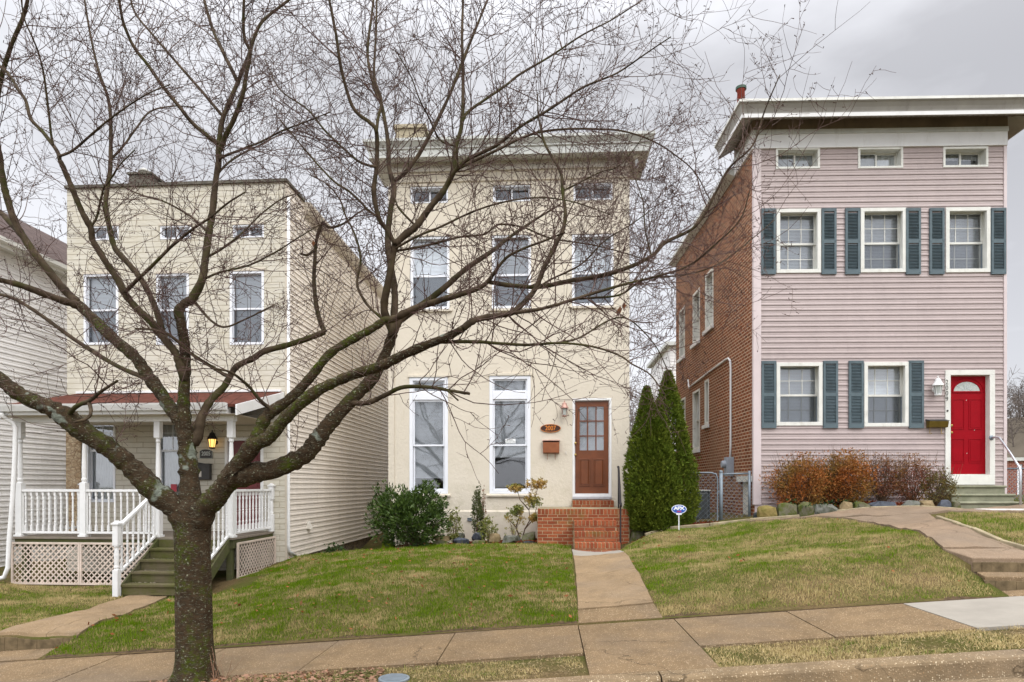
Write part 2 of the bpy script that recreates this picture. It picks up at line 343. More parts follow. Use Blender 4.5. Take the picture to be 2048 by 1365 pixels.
M['red_shingle'] = shingle('red_brown_shingles', (.125, .042, .028)); M['grey_shingle'] = shingle('brown_grey_shingles', (.13, .095, .085))
M['roof_tar'] = plain('dark_roof', (.10, .095, .09), .9, .3, 3)
M['chim'] = plain('cement_chimney', (.40, .35, .25), .9, .2, 5, .5, 60, dirt=(.22, .17, .1))
M['chim_dark'] = plain('mossy_chimney', (.12, .11, .09), .9, .3, 6, .5, 60, dirt=(.07, .08, .03))
M['red_pipe'] = plain('red_clay_pipe', (.30, .05, .03), .6, .2, 9); M['green_metal'] = plain('verdigris_cap', (.05, .10, .07), .5, .2, 9)
# paving
def agg(name, c, peb, light, rough=.85, stain=.5):
    n = N(name); v = n.new('ShaderNodeTexVoronoi'); v.inputs['Scale'].default_value = 62; n.ln(n.tc.outputs['Object'], v.inputs['Vector'])
    cell = n.new('ShaderNodeSeparateColor'); n.ln(v.outputs['Color'], cell.inputs[0])
    col = n.mix(n.ramp(n.noise(1.6, 7, .7), .32, .68), c, mul(c, .68)); pm = n.math('MULTIPLY', n.ramp(v.outputs['Distance'], .22, .40, (1,1,1), (0,0,0)), n.ramp(cell.outputs[0], .35, .5))
    col = n.mix(pm, col, n.mix(cell.outputs[1], peb, light))
    col = n.mix(n.math('MULTIPLY', n.ramp(n.noise(2.7, 8, .75, vec=n.coord(loc=(4, 2, 0))), .50, .70), stain*1.25), col, mul(c, .36))
    col = n.mix(n.math('MULTIPLY', n.ramp(n.noise(.8, 6, .6, vec=n.coord(loc=(1, 8, 0))), .46, .66), .45), col, mul((c[0], c[0]*.80, c[0]*.60), .62))
    vc = n.new('ShaderNodeTexVoronoi', feature='DISTANCE_TO_EDGE'); vc.inputs['Scale'].default_value = .75
    wv = n.new('ShaderNodeVectorMath', operation='ADD'); nn_ = n.new('ShaderNodeTexNoise'); nn_.inputs['Scale'].default_value = 5; nn_.inputs['Detail'].default_value = 6; n.ln(n.tc.outputs['Object'], nn_.inputs['Vector'])
    sc_ = n.new('ShaderNodeVectorMath', operation='SCALE'); sc_.inputs['Scale'].default_value = .22; n.ln(nn_.outputs['Color'], sc_.inputs[0]); n.ln(n.tc.outputs['Object'], wv.inputs[0]); n.ln(sc_.outputs[0], wv.inputs[1]); n.ln(wv.outputs[0], vc.inputs['Vector'])
    ck = n.math('MULTIPLY', n.ramp(vc.outputs['Distance'], .0, .006, (1,1,1), (0,0,0)), n.ramp(n.noise(.6, 2, vec=n.coord(loc=(3, 3, 0))), .50, .56)); col = n.mix(n.math('MULTIPLY', ck, .75), col, (.05, .035, .02))
    n.bump(n.math('ADD', n.math('MULTIPLY', v.outputs['Distance'], -1), n.noise(120)), .5, .005); return n.fin(col, rough)
M['walk'] = agg('pebbly_concrete', (.225, .155, .085), (.26, .15, .07), (.55, .43, .29), stain=.35)
M['walk2'] = agg('worn_path_concrete', (.285, .20, .115), (.26, .17, .09), (.42, .32, .21), stain=.3)
M['walk3'] = agg('smooth_path_concrete', (.27, .195, .13), (.26, .18, .12), (.36, .28, .2), stain=.3)
M['walk_new'] = plain('pale_new_concrete', (.285, .26, .22), .85, .1, 3, .3, 90, dirt=(.34, .31, .26))
M['curb'] = agg('curb_concrete', (.25, .18, .105), (.26, .16, .08), (.62, .52, .36), stain=.6)
M['edging'] = plain('stained_edging_concrete', (.30, .25, .16), .9, .3, 6, .6, 60, dirt=(.09, .085, .035))
M['steps_conc'] = plain('mossy_step_concrete', (.235, .235, .165), .85, .2, 5, .4, 60, dirt=(.10, .12, .045))
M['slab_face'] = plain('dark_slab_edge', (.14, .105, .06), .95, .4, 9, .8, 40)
M['asphalt'] = plain('asphalt', (.055, .053, .05), .9, .3, 8, .7, 120)
# earth and lawn floor
n = N('lawn_soil'); f = n.noise(.9, 6, .6); g = n.mix(n.ramp(n.noise(30, 5), .3, .7), (.045, .065, .006), (.09, .08, .02))
s_ = n.mix(n.ramp(n.noise(40, 5), .3, .7), (.17, .12, .055), (.08, .055, .025)); c = n.mix(n.ramp(f, .4, .6), g, s_); n.bump(n.noise(60, 6, .7), .8, .02); M['soil'] = n.fin(c, .95)
n = N('red_mulch'); c = n.mix(n.island(), (.20, .045, .018), (.11, .03, .014)); M['mulch'] = n.fin(c, .9)
M['mulch_bed'] = plain('mulch_floor', (.10, .032, .015), .95, .5, 30, .9, 60)
def grass_mat(name, pos_green=.5, width=.09, dark=1.0):
    n = N(name); isl = n.island(); f = n.noise(1.1, 7, .68, vec=n.coord(scale=(.8, 1.5, 1), loc=(2.3, .7, 0)))
    g = n.mix(isl, mul((.062, .130, .002), dark), mul((.165, .24, .010), dark)); s = n.mix(isl, (.60, .48, .24), (.36, .27, .12))
    f2 = n.math('ADD', f, n.math('MULTIPLY', n.math('SUBTRACT', n.noise(6, 3, vec=n.coord(loc=(9, 1, 3))), .5), .35))
    f2 = n.math('ADD', f2, n.math('MULTIPLY', n.math('SUBTRACT', isl, .5), .22))
    c = n.mix(n.ramp(f2, pos_green-width, pos_green+width), g, s); return n.fin(c, .75, **{'Specular IOR Level': .05})
M['grass_mid'] = grass_mat('green_lawn_grass', .555, .045); M['grass_right'] = grass_mat('half_dry_lawn_grass', .50, .08, 1.1)
M['grass_left'] = grass_mat('thin_lawn_grass', .49, .08, 1.0); M['grass_verge'] = grass_mat('dry_verge_grass', .37, .07, 1.0)
M['ivy'] = plain('ivy_green', (.035, .07, .015), .5, .4, 20)
def leafm(name, a, b, rough=.55, c3=None, trans=0):
    n = N(name); isl = n.island(); c = n.mix(isl, a, b)
    if c3: c = n.mix(n.ramp(n.noise(2.2, 3), .42, .62), c, c3)
    return n.fin(c, rough)
M['laurel'] = leafm('dark_glossy_leaves', (.026, .055, .008), (.075, .12, .020), .48)
M['cedar'] = leafm('cedar_sprays', (.055, .085, .008), (.165, .195, .022), .75, (.085, .125, .012))
M['yellow_leaf'] = leafm('yellow_green_leaves', (.22, .22, .045), (.12, .15, .03), .5)
M['pieris'] = leafm('green_leaves_with_bronze', (.22, .24, .05), (.12, .15, .035), .5, (.40, .24, .06))
M['boxy'] = leafm('small_dark_leaves', (.05, .07, .02), (.10, .11, .035), .55); M['dry_pink'] = leafm('dry_pinkish_leaves', (.30, .17, .11), (.22, .13, .08), .7)
M['rust'] = leafm('rust_orange_leaves', (.42, .145, .028), (.22, .070, .018), .6, (.20, .125, .025)); M['maroon_leaf'] = leafm('maroon_leaves', (.22, .07, .035), (.12, .045, .028), .6, (.24, .13, .03))
M['olive_leaf'] = leafm('olive_leaves', (.10, .10, .025), (.17, .11, .03), .6)
M['fallen'] = leafm('fallen_leaf', (.28, .085, .03), (.20, .11, .05), .8)
M['stem'] = plain('shrub_stems', (.12, .08, .05), .9, .3, 20)
for nm, a, b in (('rock_moss', (.12, .11, .075), (.065, .08, .012)), ('rock_yellow', (.23, .175, .065), (.13, .11, .03)), ('rock_blue', (.085, .095, .115), (.04, .045, .055)),
                 ('rock_tan', (.24, .18, .10), (.16, .12, .06)), ('rock_grey', (.15, .15, .13), (.07, .075, .05)), ('rock_green', (.16, .21, .008), (.09, .13, .008)), ('rock_dark', (.05, .055, .06), (.03, .035, .03))):
    n = N(nm); c = n.mix(n.ramp(n.noise(7, 7, .7), .42, .6), a, b); n.bump(n.noise(28, 6, .65), .7, .012); M[nm] = n.fin(c, .8)
# bark
n = N('cherry_bark'); f = n.noise(10, 6, .7, vec=n.coord(scale=(1, 1, 1.4))); c = n.mix(n.ramp(f, .3, .7), (.022, .014, .007), (.072, .046, .025))
ml = n.ramp(n.noise(2.6, 7, .72, vec=n.coord(loc=(1.7, .3, .9))), .49, .60)
c = n.mix(n.math('MULTIPLY', ml, n.ramp(n.noise(26, 5), .36, .6)), c, (.050, .066, .005))
lent = n.ramp(n.noise(22, 6, .72, vec=n.coord(scale=(1, 1, 4.5))), .535, .62); c = n.mix(n.math('MULTIPLY', lent, .72), c, (.27, .24, .165))
lich = n.ramp(n.noise(48, 3, .6), .635, .69); c = n.mix(n.math('MULTIPLY', lich, .8), c, (.36, .38, .26))
pat = n.ramp(n.noise(3.3, 3, .5, vec=n.coord(loc=(7, 7, 2))), .66, .69); c = n.mix(n.math('MULTIPLY', pat, .7), c, (.24, .27, .22))
n.bump(n.math('ADD', f, n.math('MULTIPLY', lent, .6)), .9, .02); M['bark'] = n.fin(c, .85)
n = N('branch_bark'); c = n.mix(n.ramp(n.noise(8, 5), .35, .65), (.032, .022, .013), (.095, .068, .042))
c = n.mix(n.math('MULTIPLY', n.ramp(n.noise(2.1, 6, .7), .5, .62), .7), c, (.045, .050, .008)); n.bump(n.noise(60), .5, .004); M['limb'] = n.fin(c, .8)
n = N('twig_bark'); c = n.mix(n.island(), (.070, .036, .029), (.17, .12, .10)); c = n.mix(n.ramp(n.noise(1.6, 3), .4, .65), c, (.080, .044, .036)); M['twig'] = n.fin(c, .7)
n = N('far_twigs'); M['far_twig'] = n.fin((.22, .19, .17), .9)

# ------------------------------------------------------------------ the lie of the land
def s_np(X): return .167 + .078*26*np.tanh(np.asarray(X)/26)        # street and pavement level climbs to the right
def s_(X): return float(s_np(X))
CP = []
for a in [(600,1115,13.6),(770,1098,13.4),(880,1092,13.3),(1000,1089,13.3),(1120,1092,12.9),(1195,1105,12.1),(1140,1098,12.2),(1262,1090,12.6),(1240,1104,12.1),
          (850,1160,9.5),(600,1190,9.3),(1050,1163,9.5),(700,1125,11.6),(950,1112,11.6),(1080,1120,11.0),
          (545,1135,13.0),(470,1160,12.0),(425,1175,11.6),(480,1210,9.6),(300,1196,10.9),(137,1277,8.2),(0,1275,8.27),(240,1172,12.0),(20,1168,12.1),(0,1225,9.9),(180,1225,9.8),
          (1400,1058,12.2),(1500,1048,12.0),(1300,1072,12.4),(1679,1037,11.3),(1748,1045,10.8),(1813,1061,9.75),(1887,1098,8.1),(1882,1043,10.2),(1933,1063,8.96),(2048,1101,8.1),
          (1400,1120,9.6),(1550,1100,9.4),(1700,1095,9.0),(1650,1062,10.6),(1450,1075,11.2),(1330,1110,10.2),(2048,1022,11.7),(1955,1018,12.2),(1780,1022,11.8),(1600,1032,12.4),(1520,1040,12.7),
          (1600,1022,13.0),(1900,1014,12.6),(1420,1047,13.4),(1280,1062,13.6),(2150,1090,8.2),(1800,1118,8.05),(1900,1135,7.75),(1560,1140,8.0),(2120,1012,12.2)]:
    CP.append(W(*a))
CP = [(x, y, z) for x, y, z in CP]
for a in ((745,1112,18.0),(690,1114,15.6),(650,1117,14.6)): CP.append(W(*a))
for x in np.linspace(-12, 10, 23): CP.append((x, 7.3, s_(x)+.012))
for x, z in ((-12, -.1), (-9, -.08), (-5.5, .2), (-2, .55), (2, .7), (5, 1.1), (9, 1.35), (12, 1.5)): CP.append((x, 20, z)); CP.append((x, 26, z-.2))
for x, z in ((-10.9, -.06), (-13, -.08)): CP.append((x, 10, z)); CP.append((x, 13.5, z))
C = np.array(CP)
def _phi(r): return r*r*np.log(r+1e-9)
A = _phi(np.linalg.norm(C[:, None, :2]-C[None, :, :2], axis=2)) + np.eye(len(C))*.015
Pm = np.c_[np.ones(len(C)), C[:, :2]]
K = np.block([[A, Pm], [Pm.T, np.zeros((3, 3))]]); sol = np.linalg.solve(K, np.r_[C[:, 2], 0, 0, 0])
def tps(X, Y):
    sh = X.shape; q = np.c_[X.ravel(), Y.ravel()]; out = np.empty(len(q))
    for i in range(0, len(q), 20000):
        p = q[i:i+20000]; r = np.linalg.norm(p[:, None]-C[None, :, :2], axis=2); out[i:i+20000] = _phi(r) @ sol[:len(C)] + sol[-3] + p @ sol[-2:]
    return out.reshape(sh)
def smooth(x, a, b): t = np.clip((x-a)/(b-a), 0, 1); return t*t*(3-2*t)
rng_n = np.random.RandomState(5); WV = [(rng_n.uniform(-1, 1, 2)*k, rng_n.uniform(0, 6.28), a) for k, a in [(2, .02), (3, .016), (5, .010), (8, .007), (12, .005), (17, .004)] for _ in range(3)]
def bumpy(X, Y):
    z = 0
    for k, p, a in WV: z = z + a*.5*np.sin(X*k[0]*1.6+Y*k[1]*1.6+p)
    return z
def hg(X, Y):
    X = np.asarray(X, float); Y = np.asarray(Y, float); s = s_np(X)
    w = smooth(X, -18, -13)*(1-smooth(X, 11, 15))*(1-smooth(Y, 24, 30))
    yard = w*tps(np.clip(X, -18, 15), np.clip(Y, 7.0, 30)) + (1-w)*(s*.8+.1)
    yard = yard + bumpy(X, Y)*smooth(Y, 7.4, 8.2)
    z = np.where(Y < 5.2, s-.22, np.where(Y < 5.35, s-.2, np.where(Y < 6.06, s-.012+bumpy(X, Y)*.5, np.where(Y < 7.3, s-.05, yard))))
    z = np.where((Y >= 6.0) & (Y < 6.06), s-.02, z)
    cut1 = (X > -7.12) & (X < -5.97) & (Y >= 7.3) & (Y < 7.91); cut2 = (X > 4.98) & (X < 6.6) & (Y >= 7.3) & (Y < 8.05)
    z = np.where(cut1 | cut2, s-.05, z)
    return z
def h1(x, y): return float(hg(np.array([x]), np.array([y]))[0])
def axis_pts(a, b, step, lo, hi):
    mid = list(np.arange(a, b+1e-6, step)); L = [a - d for d in np.cumsum(1.35**np.arange(40)*step*1.3) if a-d > lo][::-1]; R = [b+d for d in np.cumsum(1.35**np.arange(40)*step*1.3) if b+d < hi]
    return np.array([lo]+L+mid+R+[hi])
gx = np.unique(np.round(np.r_[axis_pts(-12.5, 9.5, .1, -900, 900), -7.125, -7.115, -5.975, -5.965, 4.975, 4.985], 4))
gy = np.unique(np.round(np.r_[axis_pts(-1, 14.5, .1, -600, 1400), 5.19, 5.21, 5.34, 5.36, 6.055, 6.065, 7.295, 7.305, 7.905, 7.915, 8.045, 8.055], 4))
GX, GY = np.meshgrid(gx, gy); GZ = hg(GX, GY)
far = smooth(np.hypot(GX, GY-10), 60, 300); GZ = GZ*(1-far) + far*0.0
nx_, ny_ = len(gx), len(gy); idx = np.arange(nx_*ny_).reshape(ny_, nx_)
F4 = np.stack([idx[:-1, :-1], idx[:-1, 1:], idx[1:, 1:], idx[1:, :-1]], -1).reshape(-1, 4)
tag(np_mesh('ground', np.stack([GX, GY, GZ], -1), F4, M['soil'], smooth=True), kind='structure')

def sheet(name, mat, left, right, zfun=None, n=None, lift=.02, skirt=.1, m=6, kind='structure', parent=None):
    """surface between two polylines (x,y), draped on the land, with a skirt"""
    Lp = np.array(left, float)[:, :2]; Rp = np.array(right, float)[:, :2]
    def res(p, k):
        d = np.r_[0, np.cumsum(np.linalg.norm(np.diff(p, axis=0), axis=1))]; t = np.linspace(0, d[-1], k); return np.c_[np.interp(t, d, p[:, 0]), np.interp(t, d, p[:, 1])]
    n = n or 24; Lp = res(Lp, n); Rp = res(Rp, n); t = np.linspace(0, 1, m+1)[None, :, None]
    G = Lp[:, None]*(1-t)+Rp[:, None]*t
    Z = (hg(G[..., 0], G[..., 1])+lift) if zfun is None else zfun(G[..., 0], G[..., 1])
    V = np.concatenate([G, Z[..., None]], -1); idx = np.arange(n*(m+1)).reshape(n, m+1)
    Fq = [tuple(q) for q in np.stack([idx[:-1, :-1], idx[:-1, 1:], idx[1:, 1:], idx[1:, :-1]], -1).reshape(-1, 4)]
    mb = MB(); mb.v = [tuple(p) for p in V.reshape(-1, 3)]; mb.f = list(Fq)
    ring = list(idx[0, :]) + list(idx[1:, -1]) + list(idx[-1, -2::-1]) + list(idx[-2:0:-1, 0])
    base = len(mb.v); mb.v += [(mb.v[i][0], mb.v[i][1], mb.v[i][2]-skirt) for i in ring]
    for k in range(len(ring)): k2 = (k+1) % len(ring); mb.f.append((ring[k], ring[k2], base+k2, base+k))
    o = mb.build(name, mat, parent)
    return tag(o, kind=kind) if kind else o
# road, curb, pavement
sx_ = [(-40+4*i) for i in range(21)]
sheet('road', M['asphalt'], [(-60, -6), (60, -6)], [(-60, 5.2), (60, 5.2)], lambda X, Y: s_np(X)-.155+.02*np.minimum(0, (Y-4)*.0), n=80, m=2, skirt=.02)
mb = MB()
cj = [-30, -20, -14, -10.5, -7.6, -4.7, -1.9, .9, 3.72, 6.6, 9.5, 13, 20, 30]
for a, b in zip(cj[:-1], cj[1:]):
    k = 6
    for i in range(k):
        x0 = a+.007+(b-a-.014)*i/k; x1 = a+.007+(b-a-.014)*(i+1)/k
        prof = [(5.17, -.2), (5.185, -.03), (5.195, -.012), (5.215, 0.0), (5.35, .004), (5.35, -.2)]
        n0 = len(mb.v); mb.v += [(x0, y, s_(x0)+z) for y, z in prof]+[(x1, y, s_(x1)+z) for y, z in prof]; q = len(prof)
        mb.f += [(n0+j, n0+j+1, n0+q+j+1, n0+q+j) for j in range(q-1)]
        if i == 0: mb.f.append(tuple(n0+j for j in range(q)))
        if i == k-1: mb.f.append(tuple(n0+q+j for j in range(q)))
tag(mb.build('curb', M['curb']), kind='structure')
def slabs(joints, y0, y1, mat, name, lift=.0, skirt=.05, skew=0.0):
    mb = MB()
    for a, b in zip(joints[:-1], joints[1:]):
        x0, x1 = a+.006, b-.006; k = 5; n0 = len(mb.v); dz = random.uniform(-.003, .004)
        for i in range(k+1):
            x = x0+(x1-x0)*i/k
            for y in (y0, y1): mb.v.append((x+skew*(y-y0), y, s_(x)+lift+dz))
            for y in (y0, y1): mb.v.append((x+skew*(y-y0), y, s_(x)+lift-skirt))
        for i in range(k):
            a_ = n0+4*i; mb.f += [(a_, a_+4, a_+5, a_+1), (a_, a_+2, a_+6, a_+4), (a_+1, a_+5, a_+7, a_+3)]
        mb.f += [(n0, n0+1, n0+3, n0+2), (n0+4*k, n0+4*k+2, n0+4*k+3, n0+4*k+1)]
    return tag(mb.build(name, mat), kind='structure')
slabs([-40, -30, -22, -16, -12.5, -11.2, -9.9, -8.6, -7.3, -6.1, -4.95, -3.7, -2.38, -1.04, .34, 1.40, 2.62, 3.86], 6.08, 7.29, M['walk'], 'sidewalk')
slabs([3.86, 5.1, 6.35, 7.6, 8.9, 10.2, 11.5, 13, 18, 25, 40], 6.08, 7.29, M['walk_new'], 'sidewalk_pale_slabs')
slabs([.34, 1.40], 5.36, 6.07, M['walk'], 'carriage_walk', skew=0)
# paths
def XY(px, py, d): p = W(px, py, d); return (p[0], p[1])
sheet('path', M['walk'], [(.345, 7.31), (.36, 7.75)], [(1.28, 7.31), (1.25, 7.75)], n=6, lift=.006, skirt=.1)
sheet('path', M['walk2'], [(.365, 7.77), (.42, 9.6)], [(1.245, 7.77), (1.28, 9.6)], n=16, lift=.02, skirt=.1)
sheet('path', M['walk2'], [(.425, 9.615), (.45, 11.3)], [(1.285, 9.615), (1.32, 11.3)], n=12, lift=.02, skirt=.1)
sheet('path', M['walk_new'], [(.455, 11.31), (.46, 12.2)], [(1.32, 11.31), (1.35, 12.2)], n=6, lift=.02, skirt=.1)
sheet('path', M['walk2'], [(-7.13, 7.885), (-7.04, 9.3)], [(-5.93, 7.885), (-6.18, 9.3)], n=14, m=10, lift=.035, skirt=.26)
sheet('path', M['walk2'], [(-7.04, 9.312), (-7.02, 10.7)], [(-6.18, 9.312), (-6.38, 10.7)], n=14, m=10, lift=.035, skirt=.2)
sheet('path', M['walk'], [(-7.1, 7.31), (-7.1, 7.9)], [(-5.95, 7.31), (-5.98, 7.9)], zfun=lambda X, Y: s_np(X)+.012, n=6, skirt=.1)
Lp3 = [XY(*a) for a in [(1679,1037,11.3),(1748,1044,10.8),(1813,1060,9.75),(1887,1097,8.1),(1945,1120,7.62)]]
Rp3 = [XY(*a) for a in [(1700,1024,11.9),(1850,1030,11.0),(1882,1042,10.2),(1933,1062,8.96),(2048,1100,8.1),(2090,1122,7.62)]]
sheet('path', M['walk3'], Lp3[:1]+Lp3[1:4], Rp3[1:5], n=60, m=14, lift=.035, skirt=.12)
sheet('path', M['walk3'], Lp3[:1]+[XY(1600,1040,11.7), XY(1500,1046,12.0)], [XY(1700,1022,11.9), XY(1620,1031,12.1), XY(1505,1043,12.3)], n=30, m=10, lift=.035, skirt=.1)
sheet('path', M['walk3'], [XY(1640,1038,11.5), XY(1760,1036,11.2), XY(1850,1031,10.9), XY(2048,1030,11.0)], [XY(1640,1030,12.1), XY(1760,1022,12.0), XY(1900,1016,12.3), XY(2060,1014,12.3)], n=50, m=14, lift=.038, skirt=.1)
zt = W(1955, 1116, 7.75)[2]
def flat(name, pts, zf, mat, skirt):
    mb = MB(); k = len(pts); mb.v = [(x, y, zf(x, y)) for x, y in pts]+[(x, y, zf(x, y)-skirt) for x, y in pts]
    mb.f = [tuple(range(k)), tuple(range(2*k-1, k-1, -1))]+[(i, i+k, (i+1) % k+k, (i+1) % k) for i in range(k)]
    return tag(mb.build(name, mat, bevel=.012), kind='structure')
flat('path_slab', [(5.06, 8.04), (6.5, 8.04), (6.2, 8.44), (5.93, 8.44), (4.93, 8.38)], lambda x, y: zt+(y-8.04)*.215, M['walk3'], .2)
flat('path_step', [(4.93, 7.62), (6.5, 7.62), (6.5, 8.03), (5.1, 8.03)], lambda x, y: zt-.165, M['walk'], .25)
flat('path_landing', [(4.95, 7.31), (6.5, 7.31), (6.5, 7.61), (4.97, 7.61)], lambda x, y: s_(x)+.008, M['walk'], .1)
sheet('gutter_pan', M['curb'], [(-60, 4.55), (60, 4.55)], [(-60, 5.168), (60, 5.168)], lambda X, Y: s_np(X)-.15, n=80, m=2, skirt=.02)
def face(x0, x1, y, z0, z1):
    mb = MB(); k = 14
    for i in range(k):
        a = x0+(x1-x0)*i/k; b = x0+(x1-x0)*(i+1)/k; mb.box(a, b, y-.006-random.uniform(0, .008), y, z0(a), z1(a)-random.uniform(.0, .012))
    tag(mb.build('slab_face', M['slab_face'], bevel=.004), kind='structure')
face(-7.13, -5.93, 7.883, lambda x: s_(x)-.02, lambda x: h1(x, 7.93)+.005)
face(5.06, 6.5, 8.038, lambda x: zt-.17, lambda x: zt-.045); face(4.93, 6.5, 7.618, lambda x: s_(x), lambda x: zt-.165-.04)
M['dirt'] = plain('dark_eroded_soil', (.075, .05, .028), .95, .5, 20, .9, 60)
for nm, a, b in (('soil_edge', -5.9, .33), ('soil_edge', 1.3, 4.9)):
    xs = np.linspace(a, b, 60); sheet(nm, M['dirt'], [(x, 7.292) for x in xs], [(x, 7.36+.03*math.sin(x*5)+.02*math.sin(x*13)) for x in xs], lambda X, Y: s_np(X)+.006+(Y-7.29)*.3, n=60, m=2, skirt=.04)
# ------------------------------------------------------------------ house building tools
mfront = lambda a, d, z: (a, d, z)
def mleft(c): return lambda a, d, z: (c+d, a, z)      # outer face looks to -x
def mright(c): return lambda a, d, z: (c-d, a, z)     # outer face looks to +x
def wall_mesh(mb, a0, a1, z0, z1, ops, th, mp):
    A_ = sorted({a0, a1} | {v for o in ops for v in o[:2] if a0 < v < a1}); Z_ = sorted({z0, z1} | {v for o in ops for v in o[2:4] if z0 < v < z1})
    def solid(i, j):
        if i < 0 or j < 0 or i >= len(A_)-1 or j >= len(Z_)-1: return False
        ca, cz = (A_[i]+A_[i+1])/2, (Z_[j]+Z_[j+1])/2
        return not any(o[0] < ca < o[1] and o[2] < cz < o[3] for o in ops)
    q = lambda *p: mb.quad(*[mp(*x) for x in p])
    for i in range(len(A_)-1):
        for j in range(len(Z_)-1):
            if not solid(i, j): continue
            a, b, c, d = A_[i], A_[i+1], Z_[j], Z_[j+1]
            q((a,0,c),(b,0,c),(b,0,d),(a,0,d)); q((a,th,c),(a,th,d),(b,th,d),(b,th,c))
            if not solid(i-1, j): q((a,0,c),(a,0,d),(a,th,d),(a,th,c))
            if not solid(i+1, j): q((b,0,c),(b,th,c),(b,th,d),(b,0,d))
            if not solid(i, j-1): q((a,0,c),(a,th,c),(b,th,c),(b,0,c))
            if not solid(i, j+1): q((a,0,d),(b,0,d),(b,th,d),(a,th,d))
def siding(mb, a0, a1, z0, z1, ops, expo, mp, prot=.019, zcut=None):
    """overlapping boards: each course leans out to its lower edge, with a lip under it and a shallow mid fold"""
    z = z0; base = -.004
    while z < z1-.01:
        ze = min(z+expo, z1); edges = [z, min(z+expo*.16, ze), min(z+expo*.5, ze), min(z+expo*.56, ze), ze]
        offs = [-prot, -prot*1.0, -prot*.45, -prot*.62, base]
        cut = sorted(set([z, ze] + [e for e in edges] + [v for o in ops for v in o[2:4] if z < v < ze]))
        for c, d in zip(cut[:-1], cut[1:]):
            if d-c < 1e-5: continue
            m = (c+d)/2; iv = [(a0, a1)]
            for o in ops:
                if o[2] < m < o[3]:
                    nv = []
                    for p, q in iv:
                        if o[1] <= p or o[0] >= q: nv.append((p, q)); continue
                        if o[0] > p: nv.append((p, o[0]))
                        if o[1] < q: nv.append((o[1], q))
                    iv = nv
            oc, od = np.interp([c, d], edges, offs)
            for p, q in iv:
                mb.quad(mp(p, oc, c), mp(q, oc, c), mp(q, od, d), mp(p, od, d))
                if c == z: mb.quad(mp(p, 0, c), mp(q, 0, c), mp(q, oc, c), mp(p, oc, c))
        z += expo
def ring(mb, x0, x1, z0, z1, w, y0, y1, wt=None, wb=None, mp=mfront):
    wt = w if wt is None else wt; wb = w if wb is None else wb
    def bx(a, b, c, d):
        p = mp(a, y0, c); q = mp(b, y1, d); mb.box(p[0], q[0], p[1], q[1], p[2], q[2])
    bx(x0, x1, z1-wt, z1); bx(x0, x1, z0, z0+wb); bx(x0, x0+w, z0+wb, z1-wt); bx(x1-w, x1, z0+wb, z1-wt)
def blind(par, x0, x1, z0, z1, y, mp=mfront, mat=None, pitch=.03, name='blind'):
    mb = MB(); z = z1
    while z > z0:
        mb.quad(mp(x0, y+.012, z), mp(x1, y+.012, z), mp(x1, y, z-pitch*.98), mp(x0, y, z-pitch*.98)); z -= pitch
    a = mp(x0, y-.008, z0-.02); b = mp(x1, y+.02, z0+.005); mb.box(a[0], b[0], a[1], b[1], a[2], b[2])
    return mb.build(name, mat or M['blind'], par)
